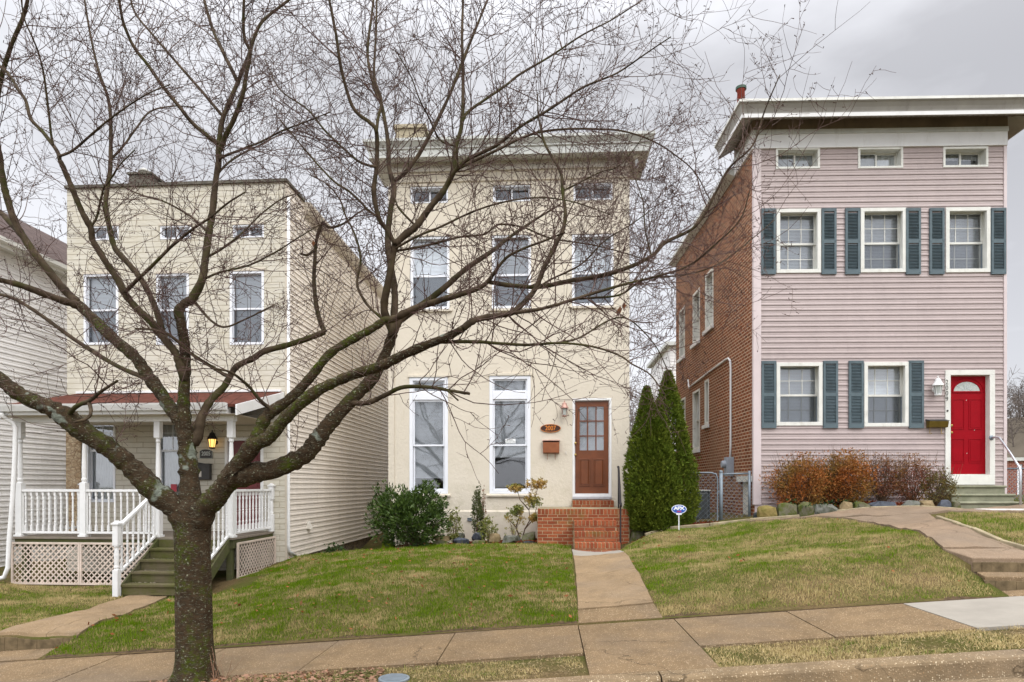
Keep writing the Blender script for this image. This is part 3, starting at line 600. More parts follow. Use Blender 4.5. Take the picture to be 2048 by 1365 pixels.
def window(par, r, mat, trim=.06, proud=.02, recess=.08, sash=.04, split=.5, grid=None, grid_low=None, mp=mfront, bl=1.0, low='glass', slide=False, sill=.0, label=None, drape=False, smat=None, wb=None, name='window'):
    x0, x1, z0, z1 = r; smat = smat or mat
    mb = MB(); ring(mb, x0, x1, z0, z1, trim, -proud, .03, mp=mp, wb=wb); ring(mb, x0+.002, x1-.002, z0+.002, z1-.002, .022, .031, recess+.07, mp=mp)
    if sill:
        a = mp(x0-.03, -proud-sill, z0-.035); b = mp(x1+.03, -.001, z0-.001); mb.box(a[0], b[0], a[1], b[1], a[2], b[2])
    f = mb.build(name, mat, par, bevel=.004, label=label)
    X0, X1, Z0, Z1 = x0+.024, x1-.024, z0+(wb or .024)*(.5 if wb else 1), z1-.024
    def sash_unit(a, b, c, d, y, g, gm):
        m = MB(); ring(m, a, b, c, d, sash, y, y+.034, mp=mp)
        if g:
            nc, nr = g; gw = .014
            for i in range(1, nc):
                xx = a+sash+(b-a-2*sash)*i/nc; p = mp(xx-gw/2, y+.008, c+sash); q = mp(xx+gw/2, y+.022, d-sash); m.box(p[0], q[0], p[1], q[1], p[2], q[2])
            for j in range(1, nr):
                zz = c+sash+(d-c-2*sash)*j/nr; p = mp(a+sash, y+.0105, zz-gw/2); q = mp(b-sash, y+.0195, zz+gw/2); m.box(p[0], q[0], p[1], q[1], p[2], q[2])
        m.build('sash', smat, f)
        g_ = MB(); g_.quad(mp(a+sash, y+.017, c+sash), mp(b-sash, y+.017, c+sash), mp(b-sash, y+.017, d-sash), mp(a+sash, y+.017, d-sash)); g_.build('pane', M['glass'], f)
        if gm == 'screen':
            g_ = MB(); g_.quad(mp(a+sash*.6, y-.012, c+sash*.6), mp(b-sash*.6, y-.012, c+sash*.6), mp(b-sash*.6, y-.012, d-sash*.4), mp(a+sash*.6, y-.012, d-sash*.4)); g_.build('insect_screen', M['screen'], f)
            m = MB(); ring(m, a+.003, b-.003, c+.003, d, .018, y-.026, y-.002, mp=mp); m.build('screen_frame', M['galv'] if low == 'screen_dark' else smat, f)
    if slide:
        xm = (X0+X1)/2; sash_unit(X0, xm+sash/2, Z0, Z1, recess, None, 'glass'); sash_unit(xm-sash/2+.0, X1, Z0, Z1, recess+.036, None, 'glass')
    else:
        zm = Z0+(Z1-Z0)*split; sash_unit(X0, X1, zm-sash/2, Z1, recess, grid, 'glass'); sash_unit(X0, X1, Z0, zm+sash/2, recess+.036, grid_low or grid, 'screen' if low.startswith('screen') else 'glass')
    if bl > 0:
        zb_ = Z1-(Z1-Z0)*bl
        if drape:
            mb = MB(); k = 26
            for i in range(k):
                xa = X0+(X1-X0)*i/k; xb = X0+(X1-X0)*(i+1)/k; ya = recess+.10+.012*math.sin(i*1.9); yb = recess+.10+.012*math.sin((i+1)*1.9)
                mb.quad(mp(xa, ya, zb_), mp(xb, yb, zb_), mp(xb, yb, Z1), mp(xa, ya, Z1))
            mb.build('curtain', M['curtain'], f, smooth=True)
        else: blind(f, X0+.01, X1-.01, zb_+.02, Z1, recess+.095, mp)
    return f
def inset(ops, e=0.0): return [(a+e, b-e, c+e, d-e) for a, b, c, d in ops]
def loft_cornice(prof, w, D, sr=1.0, name='cornice', mat=None, par=None):
    mb = MB(); k = len(prof); path = [((0, D), (-sr, 0)), ((0, 0), (-sr, -1)), ((w, 0), (sr, -1)), ((w, D), (sr, 0))]
    for (px_, py_), (mx_, my_) in path:
        for o, z in prof: mb.v.append((px_+mx_*o, py_+my_*o, z))
    for i in range(3):
        for j in range(k):
            j2 = (j+1) % k; mb.f.append((i*k+j, i*k+j2, (i+1)*k+j2, (i+1)*k+j))
    mb.f.append(tuple(range(k))); mb.f.append(tuple(range(3*k, 4*k)))
    return mb.build(name, mat, par)
def baluster_mesh(h, r=.019, sq=.036):
    mb = MB(); s = sq/2; mb.box(-s, s, -s, s, 0, h*.15); mb.box(-s, s, -s, s, h*.85, h)
    mb.lathe(0, 0, [(s*.8, h*.15), (r*.8, h*.18), (r*1.05, h*.22), (r*.75, h*.26), (r*.95, h*.44), (r*.75, h*.48), (r*1.1, h*.5), (r*.75, h*.52), (r*.95, h*.56), (r*.75, h*.74), (r*1.05, h*.78), (r*.8, h*.82), (s*.8, h*.85)], 10)
    me = bpy.data.meshes.new('baluster'); me.from_pydata(mb.v, [], mb.f); me.materials.append(M['white']); return me
def inst(name, me, par, loc): o = bpy.data.objects.new(name, me); o.location = loc; return link(o, par)

# ================================================================== the cream house with the stamped cladding and the porch
c0 = W(572, 972, 13.6); F1 = Fr((c0[0], c0[1]), -.013, 0.0); wdt = -F1.L(134, 600)[0]
F1 = Fr((c0[0]-F1.ex[0]*wdt, c0[1]-F1.ex[1]*wdt), -.013, CZ-1.95); W1 = wdt
H = F1.root('cream_house'); tag(H, 'narrow cream clapboard-clad house with white front porch behind the bare tree', 'house')
top1 = F1.L(565, 362)[1]; D1 = 13.0
ops = [F1.R(184, 238, 453, 481), F1.R(321, 382, 452, 479), F1.R(466, 528, 450, 476), F1.R(168, 237, 549, 690), F1.R(313, 378, 548, 690), F1.R(460, 528, 543, 690),
       F1.R(172, 231, 826, 1005), F1.R(312, 372, 826, 1005)]
deck_z = CZ-.95-F1.zb
door1 = F1.R(450, 527, 876, 1061); door1 = (door1[0], door1[1], deck_z+.02, door1[3]); ops.append(door1)
mb = MB(); wall_mesh(mb, 0, W1, 0, top1-.03, ops, .3, mfront); mb.build('front_wall', M['clad'], H)
sb = F1.S(600, 1112, W1)[1]; hm = F1.S(600, 398, W1)[1]
mb = MB(); mb.box(W1-.3, W1-.02, .3, D1, .0, hm-.2); mb.box(0, .3, .3, D1, -.4, hm-.2); mb.box(.3, W1-.3, D1-.3, D1, -.4, hm-.2); mb.build('side_wall', M['tan_trim'], H)
mb = MB(); siding(mb, .06, D1, sb, hm, [], .114, mright(W1)); mb.build('side_siding', M['tan_siding'], H)
mb = MB(); siding(mb, .06, .9, hm, top1-.16, [], .114, mright(W1)); mb.box(.3, W1-.004, .3, .9, hm-.2, top1-.17); mb.build('parapet', M['tan_siding'], H)
mb = MB(); mb.box(W1-.02, W1+.022, -.008, .07, sb-.03, top1-.05); mb.build('corner_board', M['tan_trim'], H)
mb = MB(); mb.box(W1-.28, W1-.012, .3, D1, -.8, sb-.004); mb.box(-.0, W1-.3, .02, .3, -.8, -.002); mb.build('foundation', M['rubble'], H)
mb = MB(); mb.box(-.03, W1+.04, -.05, .95, top1-.03, top1+.03); mb.build('parapet_cap', M['chim_dark'], H)
mb = MB(); mb.ext([(W1+.03, hm-.32), (W1+.10, hm-.22), (W1+.16, hm-.06), (W1+.16, hm+.0), (W1-.1, hm+.05), (W1-.1, hm-.30)], 'y', .95, D1+.2); mb.build('eave_trim', M['tan_trim'], H)
mb = MB(); mb.box(0.01, W1-.1, .95, D1, hm-.2, hm-.02); mb.box(.01, W1-.01, .3, .95, top1-.16, top1-.04); mb.build('roof', M['roof_tar'], H)
for i, r in enumerate(ops[:8]):
    if i < 3: window(H, r, M['white_pvc'], .035, .012, .05, .03, slide=True, bl=0)
    elif i < 6: window(H, r, M['white_pvc'], .05, .015, .06, .04, bl=.98 if i != 4 else .95, low='screen')
    else: window(H, r, M['white_pvc'], .05, .012, .06, .045, grid=(2, 2), grid_low=(1, 1), bl=1.0, drape=True, split=.58)
for i in range(6):
    a, b, c, d = ops[i]; mb = MB(); mb.box(a-.02, b+.02, -.03, -.001, d+.002, d+.05); mb.build('window_hood', M['tan_trim'], H)
# sticker in the porch window
a = F1.L(344, 982); mb = MB(); mb.box(a[0]-.06, a[0]+.07, .05, .056, a[1]-.02, a[1]+.14); st = mb.build('window_sticker', M['red_print'], H)
a = door1; mb = MB(); ring(mb, a[0], a[1], a[2], a[3], .06, -.015, .09, wb=.02); d_ = mb.build('door', M['white'], H)
mb = MB(); mb.box(a[0]+.062, a[1]-.062, .05, .09, a[2]+.021, a[3]-.062); mb.build('door_leaf', M['maroon_door'], d_)
mb = MB()
for k in range(2):
    xx = a[0]+.15+k*(a[1]-a[0]-.2)/2; ring(mb, xx, xx+(a[1]-a[0]-.4)/2, a[2]+.9, a[3]-.2, .02, .04, .052)
mb.lathe(a[0]+.13, a[2]+1.0, [(.028, -.01), (.028, .05)], 12, 'y'); mb.build('door_panel', M['maroon_door'], d_)
mb = MB(); mb.box(.0, .33, -.03, -.001, deck_z-.3, F1.L(150, 835)[1]); mb.build('stone_pier', M['old_stone'], H)
for x_ in (F1.L(172, 900)[0]-.1, F1.L(312, 900)[0]-.1, F1.L(450, 900)[0]-.06):
    pass
# porch
yf = -1.76
def pl(px, py, d=yf+.06): return F1.L(px, py, d)
xl, xr = pl(30, 1000)[0], pl(470, 1000)[0]
mb = MB(); mb.box(xl, xr, yf, -.035, deck_z-.04, deck_z); mb.build('porch_deck', M['deck_wood'], H, bevel=.004)
mb = MB(); mb.box(xl+.02, xr-.02, yf+.03, yf+.07, deck_z-.2, deck_z-.042); mb.box(xl+.02, xl+.06, yf+.08, -.05, deck_z-.2, deck_z-.042); mb.box(xr-.06, xr-.02, yf+.08, -.05, deck_z-.2, deck_z-.042); mb.build('rim_joist', M['mossy_post'], H)
rz0 = F1.L(300, 787, 0)[1]; rz1 = F1.L(300, 810, -2.02)[1]; rxl, rxr = F1.L(-12, 810, -2.02)[0], F1.L(457, 815, -2.02)[0]
mb = MB(); mb.ext([(-2.04, rz1-.05), (-2.04, rz1), (-.001, rz0), (-.001, rz0-.06)], 'x', rxl, rxr+.14); mb.build('porch_roof', M['red_shingle'], H)
mb = MB(); mb.box(rxl+.05, rxr+.1, -.06, -.002, rz0+.002, rz0+.05); mb.build('flashing', M['white'], H)
mb = MB(); mb.ext([(-2.16, rz1-.02), (-2.17, rz1+.015), (-2.055, rz1+.015), (-2.055, rz1-.11), (-2.12, rz1-.11)], 'x', rxl-.02, rxr); mb.build('gutter', M['white'], H)
mb = MB(); mb.box(rxl, rxr-.02, -2.04, -1.9, rz1-.17, rz1-.052); mb.box(xl, xr, yf, yf+.14, rz1-.27, rz1-.172)
mb.ext([(-2.05, rz1-.2), (-2.05, rz1-.01), (-.035, rz0-.01), (-.035, rz0-.2)], 'x', rxr+.141, rxr+.17); mb.build('porch_fascia', M['white'], H)
mb = MB(); mb.box(rxl, rxr+.12, -2.03, -.04, rz1-.235+.06, rz1-.171+.0); mb.build('porch_ceiling', M['tan_trim'], H)
top = rz1-.272; hp = top-deck_z; s = .055
pm = MB(); pm.box(-s, s, -s, s, 0, hp*.47); pm.box(-s, s, -s, s, hp*.86, hp)
pm.lathe(0, 0, [(.05, hp*.47), (.042, hp*.48), (.052, hp*.5), (.04, hp*.515), (.045, hp*.6), (.034, hp*.8), (.03, hp*.815), (.046, hp*.83), (.036, hp*.845), (.05, hp*.86)], 14); pm.box(-.075, .075, -.075, .075, .001, .04)
pme = bpy.data.meshes.new('porch_post'); pme.from_pydata(pm.v, [], pm.f); pme.materials.append(M['white'])
posts = [pl(40, 1000)[0], pl(168, 1000)[0], pl(316, 1000)[0], pl(462, 1000)[0]]
for x in posts: inst('porch_post', pme, H, (x, yf+.07, deck_z))
rt = pl(200, 979)[1]; rb = pl(200, 1068)[1]; bh = rt-rb-.05; bme = baluster_mesh(bh)
def railing(a, b, n, par=H, zt=rt, zb=rb):
    mb = MB(); a = Vector(a); b = Vector(b); mb.bar(a+Vector((0, 0, zt-.025)), b+Vector((0, 0, zt-.025)), .07, .045); mb.bar(a+Vector((0, 0, zb+.02)), b+Vector((0, 0, zb+.02)), .05, .04)
    for e in (a+(b-a).normalized()*.012, b-(b-a).normalized()*.012): mb.bar(e+Vector((0, 0, zb)), e+Vector((0, 0, zt-.02)), .022)
    r = mb.build('railing', M['white'], par, bevel=.004)
    for i in range(n): p = a+(b-a)*(i+.5)/n; inst('baluster', bme, r, (p.x, p.y, zb+.045))
railing((posts[0]+.05, yf+.07, 0), (posts[1]-.05, yf+.07, 0), 10); railing((posts[1]+.05, yf+.07, 0), (posts[2]-.05, yf+.07, 0), 11)
railing((posts[0], yf+.14, 0), (posts[0], -.14, 0), 10); railing((posts[3]+.02, yf+.14, 0), (posts[3]+.02, -.12, 0), 11)
def newel(x, y, z0, h, par=H, name='newel_post'):
    mb = MB(); s = .047; mb.box(x-s, x+s, y-s, y+s, z0, z0+h*.36); mb.box(x-s, x+s, y-s, y+s, z0+h*.68, z0+h-.05)
    mb.lathe(x, y, [(.042, z0+h*.36), (.034, z0+h*.375), (.044, z0+h*.39), (.036, z0+h*.42), (.042, z0+h*.55), (.034, z0+h*.65), (.044, z0+h*.665), (.042, z0+h*.68)], 14)
    mb.box(x-.065, x+.065, y-.065, y+.065, z0+h-.05, z0+h-.02); mb.ext([(x-.05, z0+h-.02), (x+.05, z0+h-.02), (x, z0+h+.02)], 'y', y-.05, y+.05); return mb.build(name, M['white'], par, bevel=.004)
newel(posts[0], -.08, deck_z, rt-deck_z+.13); newel(posts[3]+.03, -.07, deck_z, rt-deck_z+.1)
# porch stairs
sx0, sx1 = posts[2]-.0, posts[3]-.03; gz = CZ-1.835-F1.zb; nst = 5; rise = (deck_z-gz)/nst; run = .255
mb = MB()
for i in range(1, nst):
    z = deck_z-rise*i; y0 = yf-run*i; mb.box(sx0+.05, sx1-.0, y0-.03, y0+run-.035, z-.04, z)
tr = mb.build('porch_stairs', M['step_wood'], H, bevel=.005)
mb = MB()
for i in range(nst):
    z = deck_z-rise*(i+1); mb.box(sx0+.055, sx1-.01, yf-run*i-.002 if i else yf-.004, yf-run*i+.02, z-.0, z+rise-.042)
mb.build('riser', M['step_wood'], tr)
mb = MB()
for x in (sx0+.01, sx1): mb = MB(); mb.ext([(yf-run*4-.03, gz-.02), (yf-run*4-.03, gz+.13), (yf-.002, deck_z-.03), (yf-.002, deck_z-.25), (yf-.9, gz-.02)], 'x', x, x+.036); mb.build('stringer', M['mossy_post'], tr)
ny = yf-run*4-.06; nh = F1.L(253, 1044, ny)[1]-gz
for x in (sx0+.005, sx1+.02):
    newel(x, ny, gz-.02, nh+.02)
    a = Vector((x, ny+.05, gz+nh-.09)); b = Vector((x, yf+.01, rt-.03)); mb = MB(); mb.bar(a, b, .065, .045); lo = Vector((0, 0, -(rt-rb)+.03)); mb.bar(a+lo*.98, b+lo, .045, .04)
    r = mb.build('stair_railing', M['white'], H, bevel=.005); bm2 = bme
    for i in range(7): p = a+(b-a)*(i+.5)/7; inst('baluster', bm2, r, (p.x, p.y, p.z+lo.z+.02))
# lattice
def lattice(par, x0, x1, z0, z1, y, name='lattice_panel', mp=mfront, w=.028, gap=.078, slope=0):
    mb = MB(); hgt = z1-z0; L_ = x1-x0
    def clip(a, b):
        (xa, za), (xb, zb) = a, b; t0, t1 = 0, 1; dx, dz = xb-xa, zb-za
        for p, q in ((-dx, xa-x0), (dx, x1-xa), (-dz, za-z0), (dz, z1-za)):
            if abs(p) < 1e-9: continue
            t = q/p
            if p < 0: t0 = max(t0, t)
            else: t1 = min(t1, t)
        return None if t1-t0 < .01 else ((xa+dx*t0, za+dz*t0), (xa+dx*t1, za+dz*t1))
    st = gap*1.414; k = -hgt
    while k < L_:
        for sgn, yy in ((1, y), (-1, y+.008)):
            seg = clip((x0+k, z0), (x0+k+hgt, z1)) if sgn > 0 else clip((x0+k+hgt, z0), (x0+k, z1))
            if seg:
                (xa, za), (xb, zb) = seg; nx = -sgn*w*.7071/2*1.0; dz = w*.7071/2
                pts = [(xa-w*.7071, za), (xa+w*.7071, za), (xb+w*.7071, zb), (xb-w*.7071, zb)]
                pts = [(min(max(px_, x0), x1), pz_) for px_, pz_ in pts]
                mb.quad(*[mp(px_, yy, pz_) for px_, pz_ in pts]); mb.quad(*[mp(px_, yy+.006, pz_) for px_, pz_ in pts])
        k += st
    ring(mb, x0-.0, x1+.0, z0, z1, .035, y-.012, y+.02, mp=mp); return mb.build(name, M['lattice'], par)
lz0 = gz+.0; lz1 = deck_z-.1
xm_ = pl(166, 1100)[0]; lattice(H, xl+.0, xm_, lz0, lz1, yf-.02); lattice(H, xm_+.004, sx0+.0, lz0, lz1, yf-.02)
mpr = lambda a, d, z: (xr-.0-d, a, z)
lattice(H, yf+.1, -.04, lz0+.12, lz1, -.03, mp=mpr)
mb = MB(); mb.box(xr-.16, xr-.06, yf+.05, yf+.15, gz-.1, deck_z-.2); mb.build('deck_support', M['mossy_post'], H); MB().box(xl+.1, xl+.2, yf+.1, yf+.2, gz-.1, deck_z-.2).build('deck_support', M['mossy_post'], H)
# downspouts
def dsp(par, pts, r=.032, mat='white', name='downspout'):
    return MB().tube(pts, r, 8).build(name, M[mat], par, smooth=True)
q = lambda px, py, d: (F1.L(px, py, d)[0], d, F1.L(px, py, d)[1])
dsp(H, [q(2, 826, -2.1), q(6, 834, -2.05), q(26, 846, -1.95), q(31, 856, -1.93), q(29, 930, -1.93), q(25, 1000, -1.95), q(18, 1085, -1.97), q(16, 1135, -1.98), q(8, 1155, -2.0), q(-22, 1164, -2.05)], .04)
gq = W1+.045
dsp(H, [(gq, .02, hm-.3), (gq, .02, F1.S(572, 1092, gq)[1]), (gq, .05, F1.S(573, 1104, gq)[1]), (gq+.02, .35, F1.S(580, 1112, gq)[1]-.03)], .034)
# vent cover on the side
a = F1.S(614, 1050, W1); mb = MB(); mb.ext([(a[1]-.07, W1+.02), (a[1]+.06, W1+.02), (a[1]+.07, W1+.05), (a[1]-.07, W1+.10)], 'y', a[0]-.06, a[0]+.08)
mb = MB(); yv = a[0]; zv = a[1]; mb.ext([(W1+.015, zv-.09), (W1+.1, zv-.09), (W1+.04, zv+.08), (W1+.015, zv+.08)], 'y', yv-.06, yv+.08); mb.build('dryer_vent', M['vent'], H)
# chimney
a = F1.L(258, 372, 2.5); b = F1.L(309, 350, 2.5); mb = MB(); mb.box(a[0], b[0]-.1, 2.5, 3.0, top1-1.2, b[1]+.02); mb.box(a[0]-.04, b[0]-.06, 2.46, 3.04, b[1]+.021, b[1]+.07)
ch = mb.build('chimney', M['chim_dark'], H); cx_ = F1.L(286, 340, 2.7)[0]; zc = b[1]+.07
MB().lathe(cx_, 2.75, [(.11, zc), (.09, zc+.12), (.13, zc+.13), (.13, zc+.16), (.05, zc+.22)], 14).build('flue_cap', M['ac_case'], ch)

# ================================================================== the white house beyond the left edge
Hw = empty('white_house', (-17.6, 12.0, CZ-2.1)); tag(Hw, 'white clapboard house with brown shingle roof, cut by the left picture edge', 'house')
ws = 5.25; zt0 = 5.45-.0+2.1; 
mb = MB(); mb.box(0, ws-.02, 0, .3, 0, zt0); mb.box(0, .3, .3, 14, 0, zt0); mb.box(ws-.3, ws-.02, .3, 14, -.3, zt0); mb.box(.3, ws-.3, 13.7, 14, 0, zt0); mb.build('wall', M['tan_trim'], Hw)
mb = MB(); siding(mb, 0, 14, .12, zt0-.1, [], .125, mright(ws)); mb.build('siding', M['white_siding'], Hw)
mb = MB(); mb.box(ws-.28, ws-.012, 0, 14, -.8, .115); mb.build('foundation', M['rubble'], Hw)
mb = MB(); mb.box(ws-.02, ws+.28, -.3, 14.3, zt0-.12, zt0-.08); mb.box(ws+.281, ws+.3, -.3, 14.3, zt0-.16, zt0+.02); mb.build('soffit', M['off_white'], Hw)
mb = MB(); mb.ext([(ws+.302, zt0-.1), (ws+.40, zt0-.06), (ws+.41, zt0+.03), (ws+.302, zt0+.03)], 'y', -.3, 14.3); mb.build('gutter', M['off_white'], Hw)
mb = MB(); mb.ext([(ws+.32, zt0+.02), (ws+.32, zt0+.06), (ws/2, zt0+2.1), (-.3, zt0+.06), (-.3, zt0+.02)], 'y', -.35, 14.35); mb.build('roof', M['grey_shingle'], Hw)

# ================================================================== the stucco house
c0 = P(780, 972, 14.4); zb2 = CZ-1.28; F2 = Fr((c0[0], 14.4), 0.0, zb2)
H = F2.root('stucco_house'); tag(H, 'narrow cream stucco house with brown door and white cornice, middle of the row', 'house')
W2 = F2.L(1259, 600)[0]; top2 = F2.L(1200, 300)[1]; D2 = 12.0
ops = [F2.R(821, 896, 374, 407), F2.R(986, 1061, 371, 404), F2.R(1147, 1225, 367, 401), F2.R(821, 899, 474, 619), F2.R(984, 1062, 471, 617), F2.R(1144, 1227, 469, 612),
       F2.R(819, 896, 755, 988), F2.R(979, 1061, 752, 988)]
d2 = F2.R(1145, 1223, 797, 999); ops2 = ops + [d2]
mb = MB(); wall_mesh(mb, 0, W2, -.3, top2, ops2, .3, mfront); mb.build('front_wall', M['stucco'], H)
mb = MB(); mb.box(0, .3, .3, D2, -.3, top2); mb.box(W2-.3, W2, .3, D2, -.3, top2); mb.box(.3, W2-.3, D2-.3, D2, -.3, top2); mb.build('side_wall', M['stucco'], H)
mb = MB(); mb.box(.3, W2-.3, .3, D2-.3, top2-.3, top2-.05); mb.box(0.01, W2-.01, .31, D2-.01, top2+.001, top2+.12); mb.build('roof', M['roof_tar'], H)
zl = F2.L(900, 1022)[1]; mb = MB(); mb.ext([(-.03, -.3), (-.03, zl-.02), (-.001, zl+.015), (-.001, -.3)], 'x', .02, F2.L(1075, 1000)[0]); mb.build('stucco_base', M['stucco'], H)
zg = F2.L(1100, 358)[1]; mb = MB(); mb.ext([(-.001, zg-.03), (-.035, zg-.02), (-.045, zg+.03), (-.001, zg+.05)], 'x', .02, W2+.01); mb.build('string_course', M['stucco'], H)
mb = MB(); mb.box(-.03, .10, -.03, -.001, -.2, zg-.05); mb.build('corner_strip', M['stucco'], H)
zs = zb2-CZ
Z = lambda v: v-zs                        # height above the lens -> local
fr0, fr1 = F2.L(1150, 338)[1], F2.L(1150, 303)[1]
mb = MB(); mb.box(.03, W2-.03, -.04, -.002, fr0+.08, fr1+.2); mb.box(0.01, W2-.01, -.055, -.002, fr0, fr0+.078); mb.build('frieze', M['cornice2'], H)
mb = MB(); zd = F2.L(1150, 327)[1]; x = .06; 
while x < W2-.08: ring(mb, x, x+.052, zd-.035, zd+.03, .014, -.052, -.041); x += .062
mb.build('dentil_course', M['cornice2'], H)
mb = MB(); x = F2.L(1150, 310)[0]-.36*9; 
for i in range(13):
    if .1 < x < W2-.15:
        for k in range(3): mb.box(x+k*.04-.06, x+k*.04-.032, -.12, -.041, fr1-.16, fr1+.05)
        mb.box(x-.07, x+.06, -.10, -.041, fr1-.17, fr1-.162)
    x += .395
mb.build('bracket', M['cornice2'], H)
Zs = 7.2+CZ-zb2
prof = [(0.0, Zs-.0), (.36, Zs-.03), (.40, Zs-.05), (.40, Zs+.10), (.43, Zs+.12), (.43, Zs+.15), (.50, Zs+.24), (.52, Zs+.25), (.52, Zs+.31), (.0, Zs+.36)]
cn = loft_cornice(prof, W2, 1.0, .92, 'cornice', M['cornice'], H)
a = F2.L(791, 288, 1.6); b = F2.L(846, 252, 1.6); mb = MB(); mb.box(a[0], b[0]+.03, 1.6, 2.3, top2, b[1]-.06); mb.box(a[0]-.05, b[0]+.08, 1.55, 2.35, b[1]-.06, b[1]+.03); mb.build('chimney', M['chim'], H)
for i, r in enumerate(ops):
    if i < 3: w_ = window(H, r, M['white_pvc'], .035, .01, .09, .03, slide=True, bl=0)
    elif i < 6: w_ = window(H, r, M['white_pvc'], .055, .012, .08, .045, bl=.98, low='screen', split=.47)
    else:
        x0, x1, z0, z1 = r; zt_ = F2.L(860, 785)[1]; zt2 = F2.L(860, 800)[1]
        mb = MB(); ring(mb, x0, x1, z0, z1, .075, -.012, .05); mb.box(x0+.076, x1-.076, -.008, .06, zt_, zt2+.0) if False else mb.box(x0+.076, x1-.076, -.008, .06, min(zt_, zt2), max(zt_, zt2))
        ring(mb, x0+.002, x1-.002, z0+.002, z1-.002, .05, .051, .15)
        f = mb.build('window', M['white_pvc'], H, bevel=.004)
        lo, hi = min(zt_, zt2), max(zt_, zt2)
        mb = MB(); ring(mb, x0+.077, x1-.077, hi+.002, z1-.077, .03, .03, .058); mb.build('transom_sash', M['white_pvc'], f)
        mb = MB(); y_ = .045; mb.quad((x0+.1, y_, hi+.02), (x1-.1, y_, hi+.02), (x1-.1, y_, z1-.1), (x0+.1, y_, z1-.1)); mb.build('transom_pane', M['glass'], f)
        zm = F2.L(860, 891)[1]
        for c, d, yy in ((zm-.02, lo-.002, .02), (z0+.077, zm+.02, .058)):
            mb = MB(); ring(mb, x0+.077, x1-.077, c, d, .038, yy, yy+.034); mb.build('sash', M['white_pvc'], f)
            mb = MB(); mb.quad((x0+.1, yy+.015, c+.02), (x1-.1, yy+.015, c+.02), (x1-.1, yy+.015, d-.02), (x0+.1, yy+.015, d-.02)); mb.build('pane', M['glass'], f)
        bz = F2.L(860, 955 if i == 6 else 913)[1]; blind(f, x0+.09, x1-.09, bz, lo-.03, .14); blind(f, x0+.09, x1-.09, hi+.04, z1-.09, .14)
        if i == 7:
            tx = F2.L(1021, 883, .03); mb = MB(); mb.box(tx[0]-.115, tx[0]+.115, .028, .033, tx[1]-.045, tx[1]+.055); sg = mb.build('window_notice', M['sign_white'], f)
            text_obj('notice_text', 'SMILE...', .05, M['black_print'], f, (tx[0], .027, tx[1]+.028), depth=.0008); text_obj('notice_text', "YOU'RE ON CAMERA", .028, M['black_print'], f, (tx[0], .027, tx[1]-.018), depth=.0008)
            # a leaning picture and cloth in the dark room
            mb = MB(); a = F2.L(1000, 975, .35); b = F2.L(1040, 920, .35)
            for k in range(9): mb.tube([(a[0]+.02+k*.07, .36, a[1]), (a[0]+.1+k*.05, .38, a[1]+.3), (a[0]+.05+k*.06, .36, a[1]+.55)], [.012, .02, .008], 5)
            mb.build('curtain_folds', M['curtain'], f, smooth=True) if False else None
for i in range(8):
    a, b, c, d = ops[i]; mb = MB(); mb.box(a-.03, b+.03, -.035, -.001, d+.002, d+.05); mb.build('lintel_trim', M['stucco'] if i > 5 else M['tan_trim'], H)
    if i > 2: mb = MB(); mb.ext([(-.05, c-.06), (-.05, c-.02), (-.001, c-.002), (-.001, c-.06)], 'x', a-.06, b+.06); mb.build('window_sill', M['stucco'], H)
# brown front door
x0, x1, z0, z1 = d2
mb = MB(); ring(mb, x0, x1, z0, z1, .045, -.01, .12, wb=.11); ring(mb, x0+.046, x1-.046, z0+.112, z1-.046, .012, .02, .12); dr = mb.build('door', M['white'], H, bevel=.004)
mb = MB(); mb.box(x0+.0, x1+.0, -.05, -.012, z0+.01, z0+.06); mb.build('threshold', M['alu'], dr)
X0, X1, Z0, Z1 = x0+.06, x1-.06, z0+.125, z1-.06; gz0 = F2.L(1180, 902)[1]; gz1 = F2.L(1180, 812)[1]; gx0, gx1 = X0+.09, X1-.09
mb = MB(); wall_mesh(mb, X0, X1, Z0, Z1, [(gx0+i*(gx1-gx0)/3+.012, gx0+(i+1)*(gx1-gx0)/3-.012, gz0+j*(gz1-gz0)/3+.012, gz0+(j+1)*(gz1-gz0)/3-.012) for i in range(3) for j in range(3)], .045, lambda a, d, z: (a, d+.05, z)); mb.build('door_leaf', M['brown_door'], dr)
mb = MB()
for k in range(2):
    a = X0+.09+k*((X1-X0-.18)/2+.035); b = a+(X1-X0-.18)/2-.035; c, d = F2.L(1180, 972)[1], F2.L(1180, 918)[1]
    ring(mb, a, b, c, d, .022, .030, .0495); mb.ext([(a+.05, .036), (b-.05, .036), (b-.03, .0495), (a+.03, .0495)], 'z', c+.035, d-.035)
mb.build('door_panel', M['brown_door'], dr, bevel=.004)
mb = MB(); mb.quad((gx0, .08, gz0), (gx1, .08, gz0), (gx1, .08, gz1), (gx0, .08, gz1)); mb.build('door_pane', M['glass'], dr)
blind(dr, gx0-.01, gx1+.01, gz0-.02, gz1+.02, .105, pitch=.026)
for py in (887, 910):
    a = F2.L(1151, py); MB().lathe(a[0], a[1], [(.016, .05), (.016, .02), (.028, .015), (.028, -.01), (.015, -.02)], 14, 'y').build('door_knob', M['brass'], dr, smooth=True)
